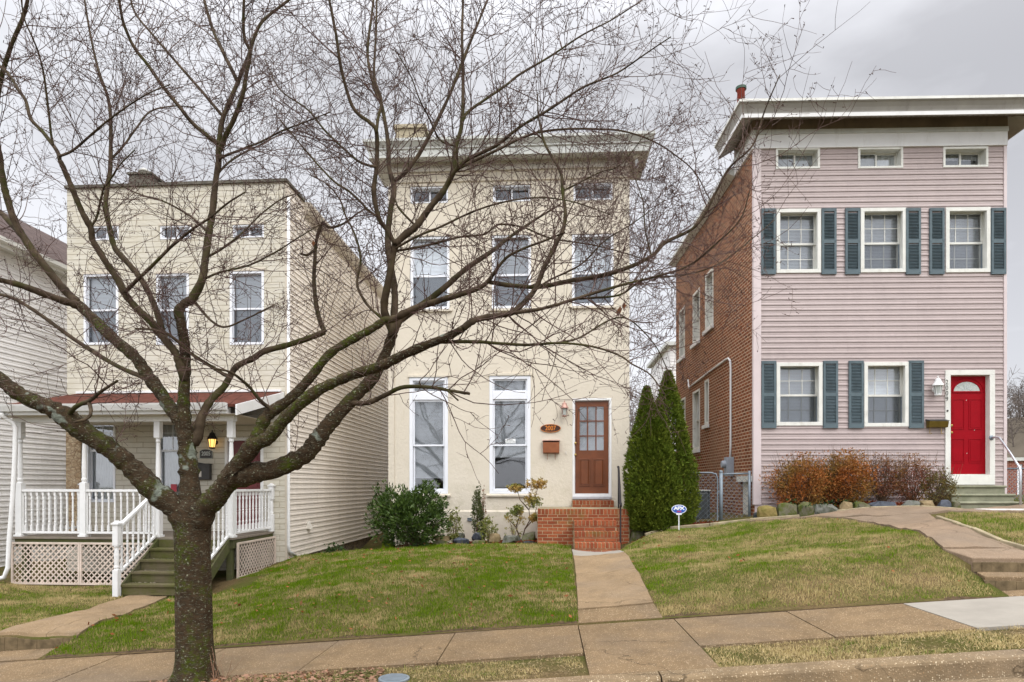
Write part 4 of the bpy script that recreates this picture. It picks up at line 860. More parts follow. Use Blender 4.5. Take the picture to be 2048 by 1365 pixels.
# ================================================================== the pink-sided house
c0 = W(1508, 972, 13.4); zb3 = CZ-.62; F3 = Fr((c0[0], c0[1]), .0276, zb3)
H = F3.root('pink_house'); tag(H, 'narrow house with pink siding, blue-grey shutters, red door and brick side wall', 'house')
W3 = F3.L(2011, 600)[0]; D3 = F3.S(1352, 700, 0)[0]; LV = lambda v: v+CZ-zb3
wt3 = LV(7.5)
att = [F3.R(1551, 1639, 297, 339), F3.R(1715, 1805, 296, 338), F3.R(1885, 1975, 295, 336)]
up = [F3.R(1552, 1641, 419, 547), F3.R(1720, 1811, 417, 546), F3.R(1890, 1979, 416, 546)]
lo_ = [F3.R(1552, 1644, 726, 852), F3.R(1727, 1816, 725, 854)]; d3 = F3.R(1889, 1988, 741, 970)
allo = att+up+lo_+[d3]
mb = MB(); wall_mesh(mb, .02, W3-.02, -.3, wt3, allo, .3, mfront); mb.build('front_wall', M['pink_trim'], H)
zband0 = F3.L(1700, 297)[1]; zsb = F3.L(1600, 1008)[1]
mb = MB(); siding(mb, .14, W3-.05, zsb, zband0, allo, .1105, mfront); mb.build('siding', M['pink_siding'], H)
mb = MB(); mb.ext([(-.022, -.03), (.138, -.03), (.138, 0), (-.002, 0), (-.002, .06), (-.022, .06)], 'z', zsb-.02, zband0); mb.build('corner_board', M['pink_trim'], H, bevel=.003); MB().box(W3-.05, W3+.01, -.03, .0, zsb-.02, zband0).build('corner_board', M['pink_trim'], H)
sdops = []
def sw(x0, x1, y0, y1): a = F3.S(x1, y1, 0); b = F3.S(x0, y0, 0); m0 = F3.S((x0+x1)/2, y1, 0)[1]; m1 = F3.S((x0+x1)/2, y0, 0)[1]; return (a[0], b[0], m0, m1)
sdops = [sw(1411, 1427, 543, 657), sw(1386, 1400, 583, 686), sw(1359, 1370, 618, 716), sw(1386, 1400, 781, 900), sw(1361, 1371, 797, 880), sw(1410, 1418, 760, 850)]
base_o = sw(1481, 1502, 962, 1052); base_p = sw(1425, 1440, 962, 1052)
mb = MB(); wall_mesh(mb, .3, D3, -1.0, LV(7.05), sdops+[base_o], .3, mleft(0)); mb.box(0, .3, .03, .3, -1.0, LV(7.0)); mb.build('brick_side_wall', M['brick_side'], H)
mb = MB(); mb.box(W3-.3, W3-.0, .3, D3, -.8, LV(7.0)); mb.box(.3, W3-.3, D3-.3, D3, -.8, LV(7.0)); mb.build('back_wall', M['brick_side'], H)
for i, r in enumerate(sdops):
    f = window(H, r, M['off_white'], .06, .015, .09, .045, mp=mleft(0), bl=.6, wb=.07)
    mb = MB(); mb.box(-.07, -.016, r[0]-.08, r[1]+.08, r[2]-.09, r[2]-.0); mb.build('sill', M['white'], f)
mb = MB(); mb.box(.05, .10, base_o[0]+.003, base_o[1]-.003, base_o[2]+.002, base_o[3]-.003); mb.box(-.05, -.002, base_o[0]-.12, base_o[1]+.12, base_o[3]-.02, base_o[3]+.1); mb.build('basement_hatch', M['off_white'], H)
mb = MB(); mb.box(.3, W3-.3, .3, D3-.3, LV(6.7), LV(6.9)); mb.box(-.14, W3+.05, 1.2, D3+.1, LV(7.06), LV(7.14)); mb.box(-.0, W3, .3, 1.2, LV(7.36), LV(7.50)); mb.build('roof', M['roof_tar'], H)
mb = MB(); mb.ext([(-.22, LV(7.0)), (-.2, LV(7.12)), (-.02, LV(7.12)), (-.02, LV(6.93))], 'y', 1.16, D3+.1); mb.build('side_gutter', M['cornice'], H)
mb = MB(); mb.box(-.05, -.003, -.04, 1.15, zband0+.0, F3.L(1700, 270)[1]); mb.box(-.002, W3+.01, -.05, -.003, zband0+.0, F3.L(1700, 270)[1]); 
x = .12
while x < W3: mb.box(x, x+.006, -.053, -.0501, zband0+.03, F3.L(1700, 272)[1]); x += .1
mb.build('white_band', M['white'], H)
z_a, z_b, z_c = F3.L(1700, 270)[1], F3.L(1700, 261)[1], F3.L(1700, 239)[1]
mb = MB(); mb.box(-.065, W3+.02, -.07, -.003, z_a+.0, z_b); mb.box(-.065, -.003, -.002, 1.15, z_a, z_b); mb.build('band_moulding', M['cornice'], H)
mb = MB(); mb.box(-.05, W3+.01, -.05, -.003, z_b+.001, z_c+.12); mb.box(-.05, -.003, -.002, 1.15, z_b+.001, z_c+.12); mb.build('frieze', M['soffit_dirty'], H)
mb = MB(); mb.box(0, .298, .3, 1.2, LV(7.0), LV(7.4)); mb.build('upper_return', M['pink_trim'], H)
Zs = LV(7.31)
prof = [(0.051, Zs+.20), (.47, Zs+.0), (.50, Zs-.0), (.50, Zs+.075), (.485, Zs+.08), (.49, Zs+.11), (.52, Zs+.17), (.57, Zs+.235), (.60, Zs+.25), (.60, Zs+.305), (.05, Zs+.36)]
loft_cornice(prof, W3, 1.15, .80, 'cornice', M['cornice3'], H)
loft_cornice([(.505, Zs-.004), (.515, Zs-.004), (.515, Zs+.07), (.505, Zs+.07)], W3, 1.15, .80, 'fascia_strip', M['white'], H)
loft_cornice([(.603, Zs+.26), (.615, Zs+.26), (.615, Zs+.31), (.603, Zs+.31)], W3, 1.15, .80, 'drip_edge', M['off_white'], H)
mb = MB()
for k in range(60):
    x = -.25+k*.1
    if x < W3+.3: mb.bar((x, -.07, Zs+.182), (x, -.45, Zs+.0), .006, .01)
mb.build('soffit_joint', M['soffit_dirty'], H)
a = F3.S(1462, 300, .55); mb = MB(); mb.box(.35, .85, 1.3, 1.9, LV(6.9), LV(7.0)+.55); mb.build('chimney', M['brick_side'], H)
bx_ = F3.L(1482, 200, 1.6); t_ = F3.L(1482, 183, 1.6)[1]
MB().lathe(bx_[0], 1.6, [(.085, LV(7.2)), (.085, t_), (.10, t_+.01), (.10, t_+.03)], 18).build('flue_pipe', M['red_pipe'], H, smooth=True)
MB().lathe(bx_[0], 1.6, [(.12, t_+.031), (.12, t_+.09), (.09, t_+.10)], 18).build('flue_cap', M['green_metal'], H)
for i, r in enumerate(att): window(H, r, M['off_white'], .045, .03, .15, .035, slide=True, bl=.95 if i < 2 else .35, drape=True)
for i, r in enumerate(up): window(H, r, M['off_white'], .075, .035, .16, .042, grid=(3, 2), bl=.98, low=('glass', 'screen_dark', 'screen_dark')[i])
for i, r in enumerate(lo_): window(H, r, M['off_white'], .075, .035, .16, .042, grid=(3, 2), bl=.98, low='screen_dark', label=None)
def shutter_mesh(w, h):
    mb = MB(); ring(mb, 0, w, 0, h, .045, -.035, 0, wt=.06, wb=.10); mb.box(.046, w-.046, -.032, 0, h*.47, h*.53)
    for za, zb_ in ((.11, h*.465), (h*.535, h-.07)):
        z = za
        while z < zb_-.02: mb.quad((.045, -.012, z), (w-.045, -.012, z), (w-.045, -.032, z+.004), (.045, -.032, z+.004)); mb.quad((.045, -.032, z+.004), (w-.045, -.032, z+.004), (w-.045, -.008, z+.027), (.045, -.008, z+.027)); z += .03
    for x in (.02, w-.02):
        for z in (.04, h/2, h-.04): mb.box(x-.008, x+.008, -.04, -.035, z-.008, z+.008)
    me = bpy.data.meshes.new('shutter'); me.from_pydata(mb.v, [], mb.f); me.materials.append(M['shutter']); return me
a = F3.R(1521, 1550, 420, 551); b = F3.R(1522, 1551, 723, 857)
sm1, sm2 = shutter_mesh(a[1]-a[0], a[3]-a[2]), shutter_mesh(b[1]-b[0], b[3]-b[2])
for (p0, p1) in ((1521, 1550), (1642, 1672), (1689, 1719), (1810, 1841), (1857, 1889), (1980, 2011)):
    r = F3.R(p0, p1, 419, 550); inst('shutter', sm1, H, (r[0], -.014, r[2]))
for (p0, p1) in ((1522, 1551), (1645, 1675), (1696, 1726), (1816, 1847)):
    r = F3.R(p0, p1, 723, 857); inst('shutter', sm2, H, (r[0], -.014, r[2]))
# red door
x0, x1, z0, z1 = d3; lz = F3.L(1940, 948)[1]
mb = MB(); ring(mb, x0, x1, z0, z1, .105, -.035, .08, wt=.10, wb=lz-z0-.02); ring(mb, x0+.03, x1-.03, lz-.018, z1-.03, .08, .081, .15, wt=.075, wb=.01); dr = mb.build('door', M['off_white'], H, bevel=.004)
X0, X1, Z0, Z1 = x0+.112, x1-.112, lz-.006, z1-.106
cx_, cz_ = (X0+X1)/2+.0, F3.L(1940, 784, .1)[1]; ra = (X1-X0)*.36; hh = .215
arc = [(cx_+ra*math.cos(t), cz_+hh*math.sin(t)) for t in np.linspace(0, math.pi, 17)]
mb = MB(); mb.box(X0, X1, .085, .125, Z0, Z1); mb.build('door_leaf', M['red_door'], dr)
mb = MB(); mb.ext(arc, 'y', .078, .0845); mb.build('fan_light', M['frost'], dr)
mb = MB(); mb.tube([(x, .078, z) for x, z in arc], .014, 6); mb.bar((cx_-ra-.02, .078, cz_-.005), (cx_+ra+.02, .078, cz_-.005), .02, .03)
mb.tube([(cx_+(ra+.07)*math.cos(t), .083, cz_-.01+(hh+.07)*math.sin(t)) for t in np.linspace(0, math.pi, 17)], .009, 6)
for (u0, u1) in ((.10, .44), (.56, .90)):
    for (v0, v1) in ((.115, .36), (.455, .765)):
        ring(mb, X0+(X1-X0)*u0, X0+(X1-X0)*u1, Z0+(Z1-Z0)*v0, Z0+(Z1-Z0)*v1, .014, .077, .0845); mb.box(X0+(X1-X0)*u0+.035, X0+(X1-X0)*u1-.035, .080, .0845, Z0+(Z1-Z0)*v0+.035, Z0+(Z1-Z0)*v1-.035)
mb.build('door_moulding', M['red_door'], dr, bevel=.003)
mb = MB()
for t in (.22, .39, .5, .61, .78): mb.bar((cx_+ra*.3*math.cos(math.pi*t), .076, cz_+hh*.3*math.sin(math.pi*t)), (cx_+ra*.96*math.cos(math.pi*t), .076, cz_+hh*.96*math.sin(math.pi*t)), .007)
mb.tube([(cx_+ra*.3*math.cos(t), .076, cz_+hh*.3*math.sin(t)) for t in np.linspace(0, math.pi, 9)], .004, 5); mb.build('fan_light_came', M['alu'], dr)
for py in (852, 866):
    a = F3.L(1903, py, .08); MB().lathe(X0+.05, a[1], [(.014, .085), (.014, .05), (.026, .045), (.026, .02), (.012, .012)], 14, 'y').build('door_knob', M['brass'], dr, smooth=True)
mb = MB()
for px, py in ((1933, 801), (1949, 861), (1934, 907), (1945, 905), (1958, 900), (1957, 888)):
    a = F3.L(px, py, .08); mb.lathe(a[0], a[1], [(.008, .0847), (.008, .082)], 8, 'y')
mb.build('paint_chip', M['off_white'], dr)
a = F3.L(1894.5, 780, -.04)
for k, ch_ in enumerate('2009'):
    p = F3.L(1894, 765+k*11.2, -.04); text_obj('door_number', ch_, .135, M['dark_grey'], dr, (p[0], -.037, p[1]), depth=.004, font_scale=(.8, 1))
p = F3.L(1895, 822, -.04); MB().lathe(p[0], p[1], [(.02, -.036), (.02, -.045), (.008, -.05)], 12, 'y').build('door_bell', M['dark_grey'], dr)
# conduit and meter on the brick
sp = lambda px, py, d=-.03: (d, F3.S(px, py, 0)[0], F3.S(px, py, 0)[1])
MB().tube([sp(1463, 917), sp(1464, 890), sp(1464, 828), sp(1464, 735), sp(1463, 722), sp(1459, 717), sp(1453, 720), sp(1436, 733), sp(1418, 746), sp(1404, 757), sp(1390, 768), sp(1380, 776), sp(1378, 760)], .024, 8).build('conduit', M['white'], H, smooth=True)
a = sp(1465, 952); b = sp(1465, 915); mb = MB(); mb.box(-.16, -.002, a[1]-.12, a[1]+.12, a[2], b[2]); me_ = mb.build('electric_meter', M['meter_grey'], H, bevel=.008)
mb = MB(); mb.lathe(0, 0, [(.085, 0), (.085, .06), (.07, .09)], 16); o = mb.build('meter_dial', M['meter_grey'], me_); o.location = (-.162, a[1]+.0, (a[2]+b[2])/2+.05); o.rotation_euler = (0, -math.pi/2, 0)
# ================================================================== brick stoop
core, bk = MB(), MB()
def brickface(x0, x1, z0, z1, y, mode='x', bw=.2, bh=.067, dep=.05, sgn=-1):
    z = z0; row = 0
    while z < z1-.02:
        ze = min(z+bh, z1); x = x0 - (bw/2 if row % 2 else 0)
        while x < x1-.01:
            a, b = max(x, x0)+.006, min(x+bw, x1)-.006; j = random.uniform(-.002, .002)
            if b-a > .02:
                if mode == 'x': bk.box(a, b, y-.004+j, y+dep, z+.006, ze-.006)
                else: bk.box(y+sgn*.004, y-sgn*dep, a, b, z+.006, ze-.006)
            x += bw
        z += bh; row += 1
def rowlock(x0, x1, z0, z1, y0, y1, w=.072):
    n_ = max(1, round((x1-x0)/w)); w = (x1-x0)/n_
    for i in range(n_):
        j = random.uniform(-.003, .003); bk.box(x0+i*w+.007, x0+(i+1)*w-.007, y0-.006+j, y1, z0+.003, z1+random.uniform(-.002, .003))
sxa, sxb = W(1075, 1050, 12.9)[0], W(1258, 1050, 12.9)[0]; yF = 12.95; yB = 14.36; zT = CZ-.466; zG = CZ-1.30
core.box(sxa, sxb, yF, yB, zG, zT-.008); brickface(sxa, sxb, zG, zT-.105, yF); rowlock(sxa-.0, sxb+.0, zT-.105, zT, yF, yF+.2)
brickface(yF+.05, yB, zG, zT-.105, sxa, 'y', sgn=-1); brickface(yF+.05, yB, zG, zT-.105, sxb, 'y', sgn=1)
bk_main = bk; bk = MB()
hx0, hx1 = W(1144, 1010, 14.2)[0], W(1226, 1010, 14.2)[0]; core.box(hx0, hx1, 14.08, yB, zT, CZ-.325); rowlock(hx0, hx1, CZ-.41, CZ-.318, 14.08, yB-.01); brickface(hx0, hx1, zT, CZ-.41, 14.08); bk_door = bk; bk = bk_main
st_x0, st_x1 = W(1148, 1060, 12.65)[0], W(1233, 1060, 12.65)[0]; stz = [CZ-.68, CZ-.875, CZ-1.065]
for k, z in enumerate(stz):
    y0 = yF-.26*(k+1); x0, x1 = st_x0-.0-k*.006, st_x1+k*.01
    core.box(x0+.004, x1-.004, y0+.004, yF-.001-.26*k*0, zG-.05, z-.006)
    rowlock(x0, x1, z-.10, z, y0, y0+.245); brickface(x0, x1, (stz[k+1] if k < 2 else zG-.03), z-.10, y0)
st = empty('brick_stoop', (0, 0, 0)); tag(st, 'orange brick stoop with three steps below the brown front door', 'stoop')
core.build('mortar_core', M['mortar'], st); bk.build('brick_steps', M['orange_brick'], st, bevel=.003); bk_door.build('door_step', M['orange_brick'], st, bevel=.003)
mb = MB(); mb.box(sxa+.03, sxb-.03, yF+.19, yB-.0, zT-.007, zT+.004); mb.build('landing', M['edging'], st)
# iron handrail
g = W(1241, 1101, 12.2); a = W(1241, 1009, 12.2); b = W(1237, 934, 13.3); c_ = W(1237, 1020, 13.3)

hr = empty('iron_handrail', (g[0], g[1], g[2])); tag(hr, 'black iron handrail on the right side of the brick steps', 'handrail')

T = lambda p: (p[0]-g[0], p[1]-g[1], p[2]-g[2])
MB().bar((0, 0, -.05), T((a[0], a[1], a[2]+.0)), .028).build('post', M['black_metal'], hr)
MB().bar(T((b[0], b[1], zT)), T((b[0], b[1], b[2]-.01)), .028).build('post', M['black_metal'], hr)
e1 = T(a); e2 = T(b); MB().tube([(e1[0], e1[1]-.01, e1[2]-.05), (e1[0], e1[1]-.07, e1[2]-.02), (e1[0], e1[1]-.06, e1[2]+.02), e1, ((e1[0]+e2[0])/2, (e1[1]+e2[1])/2, (e1[2]+e2[2])/2), e2, (e2[0], e2[1]+.10, e2[2]+.0)], .021, 8).build('rail', M['black_metal'], hr, smooth=True)
# ================================================================== concrete steps and pipe rail of the pink house
H = F3.root('concrete_steps'); tag(H, 'mossy three-tread concrete steps under the red door', 'steps')
za, zb_, zc = F3.L(1950, 971.5, -.32)[1], F3.L(1950, 988.5, -.62)[1], F3.L(1950, 1004, -.92)[1]; zg_ = F3.L(1950, 1022, -.92)[1]-.1
mb = MB()
for x0, x1, z, d0, zl_ in ((F3.L(1890, 980, -.3)[0], F3.L(2012, 980, -.3)[0], za, -.32, zb_), (F3.L(1901, 990, -.6)[0], F3.L(2030, 990, -.6)[0], zb_, -.62, zc), (F3.L(1918, 1005, -.9)[0], F3.L(2044, 1005, -.9)[0], zc, -.92, zg_)):
    mb.box(x0+.02, x1-.02, d0+.02, -.01, zl_-.02, z-.045)
    mb.ext([(d0, z-.044), (d0-.012, z-.022), (d0, z), (-.004, z+.004), (-.004, z-.044)], 'x', x0, x1)
mb.build('steps', M['steps_conc'], H, bevel=.004)
H.children[0].name = 'treads'
H = F3.root('pipe_handrail'); tag(H, 'silver pipe handrail fixed beside the red door', 'handrail')
Q = lambda px, py, d: (F3.L(px, py, d)[0], d, F3.L(px, py, d)[1])
f0 = Q(1983, 876, -.04); MB().lathe(f0[0], f0[2], [(.05, -.036), (.05, -.045), (.03, -.06)], 16, 'y').build('flange', M['galv'], H)
MB().tube([(f0[0], -.05, f0[2]), Q(1990, 875, -.14), Q(1999, 876, -.2), Q(2020, 906, -.62), Q(2040, 937, -1.02), Q(2041, 945, -1.05), Q(2041, 1024, -1.05)], .021, 10).build('rail', M['alu'], H, smooth=True)
# ================================================================== small fittings on the fronts
def lantern(name, F, px, ptop, pbot, label, mat, d=-.13, group=None, lit=False, fancy='square'):
    x, zt = F.L(px, ptop, d); zb_ = F.L(px, pbot, d)[1]; h = zt-zb_; R = F.root(name); tag(R, label, 'lamp', group); Lx = x
    gm = glow if lit else M['frost']; k = 6 if fancy != 'square' else 4
    r = h*.17
    b = MB(); b.lathe(Lx, d, [(r*.75, zb_+h*.0), (r*.9, zb_+h*.04), (r*.9, zb_+h*.08)], k*2)
    for i in range(k): a0 = 2*math.pi*(i+.5)/k; b.bar((Lx+r*.8*math.cos(a0), d+r*.8*math.sin(a0), zb_+h*.07), (Lx+r*1.15*math.cos(a0), d+r*1.15*math.sin(a0), zb_+h*.5), .008)
    b.lathe(Lx, d, [(r*1.5, zb_+h*.50), (r*1.5, zb_+h*.54), (r*1.05, zb_+h*.66), (r*.9, zb_+h*.72), (r*.75, zb_+h*.82), (r*.3, zb_+h*.88), (r*.12, zb_+h*.9), (r*.22, zb_+h*.94), (r*.06, zb_+h)], 16)
    b.build('lantern_body', M[mat], R)
    MB().lathe(Lx, d, [(r*.72, zb_+h*.09), (r*1.05, zb_+h*.495)], k*2).build('lantern_glass', gm, R)
    b = MB(); b.lathe(Lx, zb_+h*.35, [(h*.14, -.003), (h*.14, -.02), (h*.08, -.035)], 14, 'y')
    b.tube([(Lx, -.02, zb_+h*.35), (Lx, d*.5, zb_+h*.1 if fancy == 'white' else zb_+h*.62), (Lx, d, zb_-.0 if fancy == 'white' else zb_+h*.66)], .012, 8); b.build('bracket', M[mat], R)
    return R
glow = bpy.data.materials.new('lit_lamp_glass'); glow.use_nodes = True; p_ = glow.node_tree.nodes['Principled BSDF']; p_.inputs['Base Color'].default_value = (.6, .35, .08, 1); p_.inputs['Emission Color'].default_value = (1, .55, .14, 1); p_.inputs['Emission Strength'].default_value = 1.3
lantern('wall_lantern', F1, 424.5, 860, 898, 'black lit porch lantern glowing amber beside the maroon door', 'black_metal', lit=True, fancy='six')
lantern('wall_lantern', F2, 1129, 801, 834, 'small coppery lantern above the oval number plaque on the stucco wall', 'pink_copper')
lantern('wall_lantern', F3, 1876, 752, 792, 'white lantern on pink siding left of the red door', 'white', fancy='white')
def plaque(F, px, py, w, h, label, mat, txt, tmat, arch=False, size=.13, d=-.02):
    x, z = F.L(px, py, d); R = F.root('number_plaque'); tag(R, label, 'house number')
    if arch: poly = [(x-w/2, z-h/2), (x+w/2, z-h/2), (x+w/2, z+h*.3)] + [(x+w/2*math.cos(t)*.85, z+h*.3+h*.2*math.sin(t)) for t in np.linspace(.2, math.pi-.2, 9)] + [(x-w/2, z+h*.3)]
    else: poly = [(x+w/2*math.cos(t), z+h/2*math.sin(t)) for t in np.linspace(0, 2*math.pi, 40)[:-1]]
    MB().ext(poly, 'y', -.004, -.02).build('plate', M[mat], R)
    MB().tube([(a, -.021, b) for a, b in poly+[poly[0]]], .006, 6).build('rim', tmat, R)
    text_obj('numerals', txt, size, tmat, R, (x, -.0215, z-.0), depth=.003, font_scale=(.95, 1.15), bold=.002)
    return R
plaque(F2, 1101, 857, .44, .175, 'dark oval number plaque with orange 2007 on the stucco wall', 'dark_brown', '2007', M['orange_letter'], size=.125)
plaque(F1, 412, 908, .27, .19, 'arched dark number plaque under the lit porch lantern', 'dark_grey', '2005', M['frost'], arch=True, size=.105)
# mailboxes
R = F2.root('mailbox'); tag(R, 'copper-brown mailbox under the oval number plaque', 'mailbox'); r = F2.R(1086, 1118.5, 881, 908)
mb = MB(); mb.ext([(-.004, r[2]), (-.11, r[2]+.02), (-.12, r[3]-.055), (-.004, r[3]-.02)], 'x', r[0], r[1]); mb.build('box', M['copper'], R, bevel=.006)
mb = MB(); mb.ext([(-.004, r[3]-.01), (-.06, r[3]+.006), (-.135, r[3]-.012), (-.135, r[3]-.022), (-.004, r[3]-.022)], 'x', r[0]-.012, r[1]+.012); mb.build('lid', M['pink_copper'], R)
for k in (.27, .75):
    x = r[0]+(r[1]-r[0])*k; MB().tube([(x, -.05, r[2]), (x, -.05, r[2]-.10), (x, -.07, r[2]-.125), (x, -.09, r[2]-.10)], .006, 6).build('hook', M['copper'], R)
R = F1.root('mailbox'); tag(R, 'black mailbox with pale label on the porch wall under the arched plaque', 'mailbox'); r = F1.R(391, 424, 930, 960)
MB().ext([(r[0], r[2]), (r[1], r[2]), (r[1]-.0, r[3]), (r[0]+.08, r[3]+.05), (r[0]+.0, r[3])], 'y', -.11, -.004).build('box', M['dark_grey'], R, bevel=.01)
mb = MB(); mb.box(r[0]-.01, r[1]+.01, -.125, -.004, r[3]+.0, r[3]+.02); mb.build('lid', M['dark_grey'], R); mb = MB(); mb.box(r[0]+.03, r[0]+.19, -.1145, -.1105, r[2]+.06, r[2]+.18); mb.build('name_label', M['old_stone'] if False else M['vent'], R)
R = F3.root('mailbox'); tag(R, 'olive-brass mailbox left of the red door frame', 'mailbox'); r = F3.R(1851, 1889, 842, 857)
MB().ext([(-.016, r[2]), (-.12, r[2]+.01), (-.15, r[3]-.02), (-.016, r[3]-.0)], 'x', r[0], r[1]).build('box', M['olive_brass'], R, bevel=.008)
MB().ext([(-.014, r[3]+.003), (-.155, r[3]-.017), (-.16, r[3]-.01), (-.014, r[3]+.03)], 'x', r[0]-.01, r[1]+.01).build('lid', M['dark_grey'], R)
for k in (.15, .75):
    x = r[0]+(r[1]-r[0])*k; MB().tube([(x, -.05, r[2]), (x, -.05, r[2]-.10), (x, -.07, r[2]-.125), (x+.02, -.09, r[2]-.10)], .006, 6).build('hook', M['brass'], R)
# flood lamp under the cornice of the stucco house
R = F2.root('soffit_lamp'); tag(R, 'white double flood lamp under the right end of the stucco house cornice', 'lamp'); x, z = F2.L(1283, 302, -.12); zc = 7.2+CZ-zb2-.02
x = W2+.16
MB().lathe(x, -.12, [(.09, zc), (.09, zc-.03), (.05, zc-.05)], 16).build('mount', M['white'], R)
MB().lathe(x-.02, -.12, [(.02, zc-.05), (.035, zc-.10), (.05, zc-.15), (.03, zc-.20), (.045, zc-.22), (.02, zc-.27)], 14).build('bulb', M['white_pvc'], R, smooth=True)
R = F2.root('door_buzzer'); a = F2.L(1132, 906); mb = MB(); mb.box(a[0]-.012, a[0]+.012, -.018, -.004, a[1]-.035, a[1]+.035); tag(mb.build('wall_button', M['vent'], R), None); tag(R, 'small beige door bell left of the brown door', 'door bell')
R = F2.root('vent_grille'); a = F2.L(940, 1039); mb = MB(); ring(mb, a[0]-.05, a[0]+.05, a[1]-.035, a[1]+.035, .01, -.06, -.03)
for k in range(4): mb.box(a[0]-.04, a[0]+.04, -.052, -.04, a[1]-.024+k*.014, a[1]-.016+k*.014)
mb.build('louvre', M['galv'], R); tag(R, 'small grey wall vent low on the stucco base', 'vent')

# ================================================================== yard sign, cover, condenser, gate
b_ = W(1358, 1063, 12.25); R = empty('yard_sign', (b_[0], b_[1], h1(b_[0], b_[1]))); tag(R, 'blue and white oval security sign on a stake by the cedars', 'sign')
t_ = W(1357, 1019, 12.25)[2]-R.location.z; mb = MB(); mb.bar((0, .01, -.1), (0, .01, t_), .018, .006); mb.build('stake', M['sign_white'], R)
ov = lambda a, b, n=36: [(a*math.cos(t), t_+b*math.sin(t)) for t in np.linspace(0, 2*math.pi, n+1)[:-1]]
mb = MB(); mb.ext(ov(.14, .085), 'y', -.004, .004); mb.box(-.05, .05, -.0035, .0035, t_-.105, t_-.07); mb.build('board', M['sign_white'], R)
MB().ext(ov(.128, .073), 'y', -.0065, -.0045).build('print', M['blue_sign'], R)
text_obj('lettering', 'APX', .098, M['sign_white'], R, (0, -.0085, t_+.016), depth=.001, font_scale=(1.15, .92), bold=.004, spacing=.86)
mb = MB(); mb.box(-.045, .045, -.0085, -.007, t_-.042, t_-.03); mb.box(-.035, .035, -.0085, -.007, t_-.056, t_-.048); mb.build('small_print', M['red_print'], R)
c_ = W(788, 1350, 5.68); zc = h1(c_[0], c_[1])+.022; R = empty('utility_cover', (c_[0], c_[1], zc)); tag(R, 'round grey ribbed metal cover set in the grass verge', 'cover')
MB().lathe(0, 0, [(.135, -.05), (.135, 0), (.118, .003)], 32).build('rim', M['galv'], R)
mb = MB()
for k in range(-6, 7):
    y = k*.0165; hw = math.sqrt(max(.0001, .112**2-y*y)); mb.box(-hw, hw, y-.005, y+.005, .0032, .008)
mb.build('ribs', M['galv'], R)
b_ = W(1391, 1047, 14.6); R = empty('air_conditioner', (b_[0]-.3, b_[1], b_[2]-.02)); tag(R, 'dark air conditioner unit between the cedars and the gate', 'air conditioner')
hh = 66*14.6/1300; mb = MB(); mb.box(.0, .62, .031, .6, 0, hh-.02); mb.box(-.02, .64, -.02, .64, hh+.001, hh+.03); mb.build('case', M['ac_case'], R, bevel=.006)
mb = MB(); ring(mb, 0, .62, 0, hh, .035, -.0, .03)
for k in range(28): mb.box(.045, .575, .005, .028, .05+k*(hh-.1)/28, .05+(k+.6)*(hh-.1)/28)
mb.build('grille', M['ac_mesh'], R)
# chain-link gate
def chain(mb, x0, x1, z0, z1, y, step=.075, r=.0026, f=None):
    for sg in (1, -1):
        k = -(z1-z0)
        while k < x1-x0:
            pts = []
            for t in (0, 1):
                pts.append((x0+k+(z1-z0)*t, z0+(z1-z0)*(t if sg > 0 else 1-t)))
            (xa, za), (xb, zb) = pts
            if xa < x0: za += (zb-za)*(x0-xa)/(xb-xa); xa = x0
            if xb > x1: zb = za+(zb-za)*(x1-xa)/(xb-xa); xb = x1
            if xb-xa > .02: mb.bar((xa, y+sg*.002, za), (xb, y+sg*.002, zb), r*2)
            k += step*1.414
Yg = 13.72; gp = lambda px, py: P(px, py, Yg); o_ = gp(1442, 1050); R = empty('chain_link_gate', o_); tag(R, 'grey chain-link gate and fence panel between cedars and brick wall', 'gate')
q = lambda px, py: (gp(px, py)[0]-o_[0], 0, gp(px, py)[2]-o_[2])
MB().tube([(0, 0, -.1), q(1442, 945)], .04, 12).build('post', M['galv'], R, smooth=True); MB().lathe(0, 0, [(.045, q(1442, 945)[2]), (.04, q(1442, 945)[2]+.02), (.02, q(1442, 945)[2]+.04)], 12).build('post_cap', M['galv'], R)
MB().tube([(q(1499, 1047)[0], 0, -.05), q(1499, 942)], .028, 10).build('post', M['galv'], R, smooth=True)
MB().tube([q(1442, 949), q(1499, 947)], .017, 8).build('top_rail', M['galv'], R, smooth=True)
mb = MB(); chain(mb, .04, q(1497, 0)[0], .03, q(1470, 948)[2], 0); mb.build('chain_link', M['galv'], R)
g1 = MB(); L_ = q(1380, 0)[0]; Rr = q(1435, 0)[0]; tz = q(1410, 946)[2]
g1.tube([(L_, 0, tz), (Rr-.12, 0, tz), (Rr-.03, 0, tz-.03), (Rr, 0, tz-.12), (Rr, 0, .1), (Rr-.03, 0, .04), (Rr-.12, 0, .02), (L_, 0, .02)], .016, 8); g1.build('gate_frame', M['galv'], R, smooth=True)
mb = MB(); chain(mb, L_, Rr, .03, tz, 0.004); mb.build('gate_mesh', M['galv'], R)
mb = MB(); mb.box(Rr+.015, -.04, -.01, .01, tz*.62, tz*.62+.03); mb.box(Rr+.015, -.04, -.01, .01, tz*.15, tz*.15+.03); mb.build('latch', M['galv'], R)

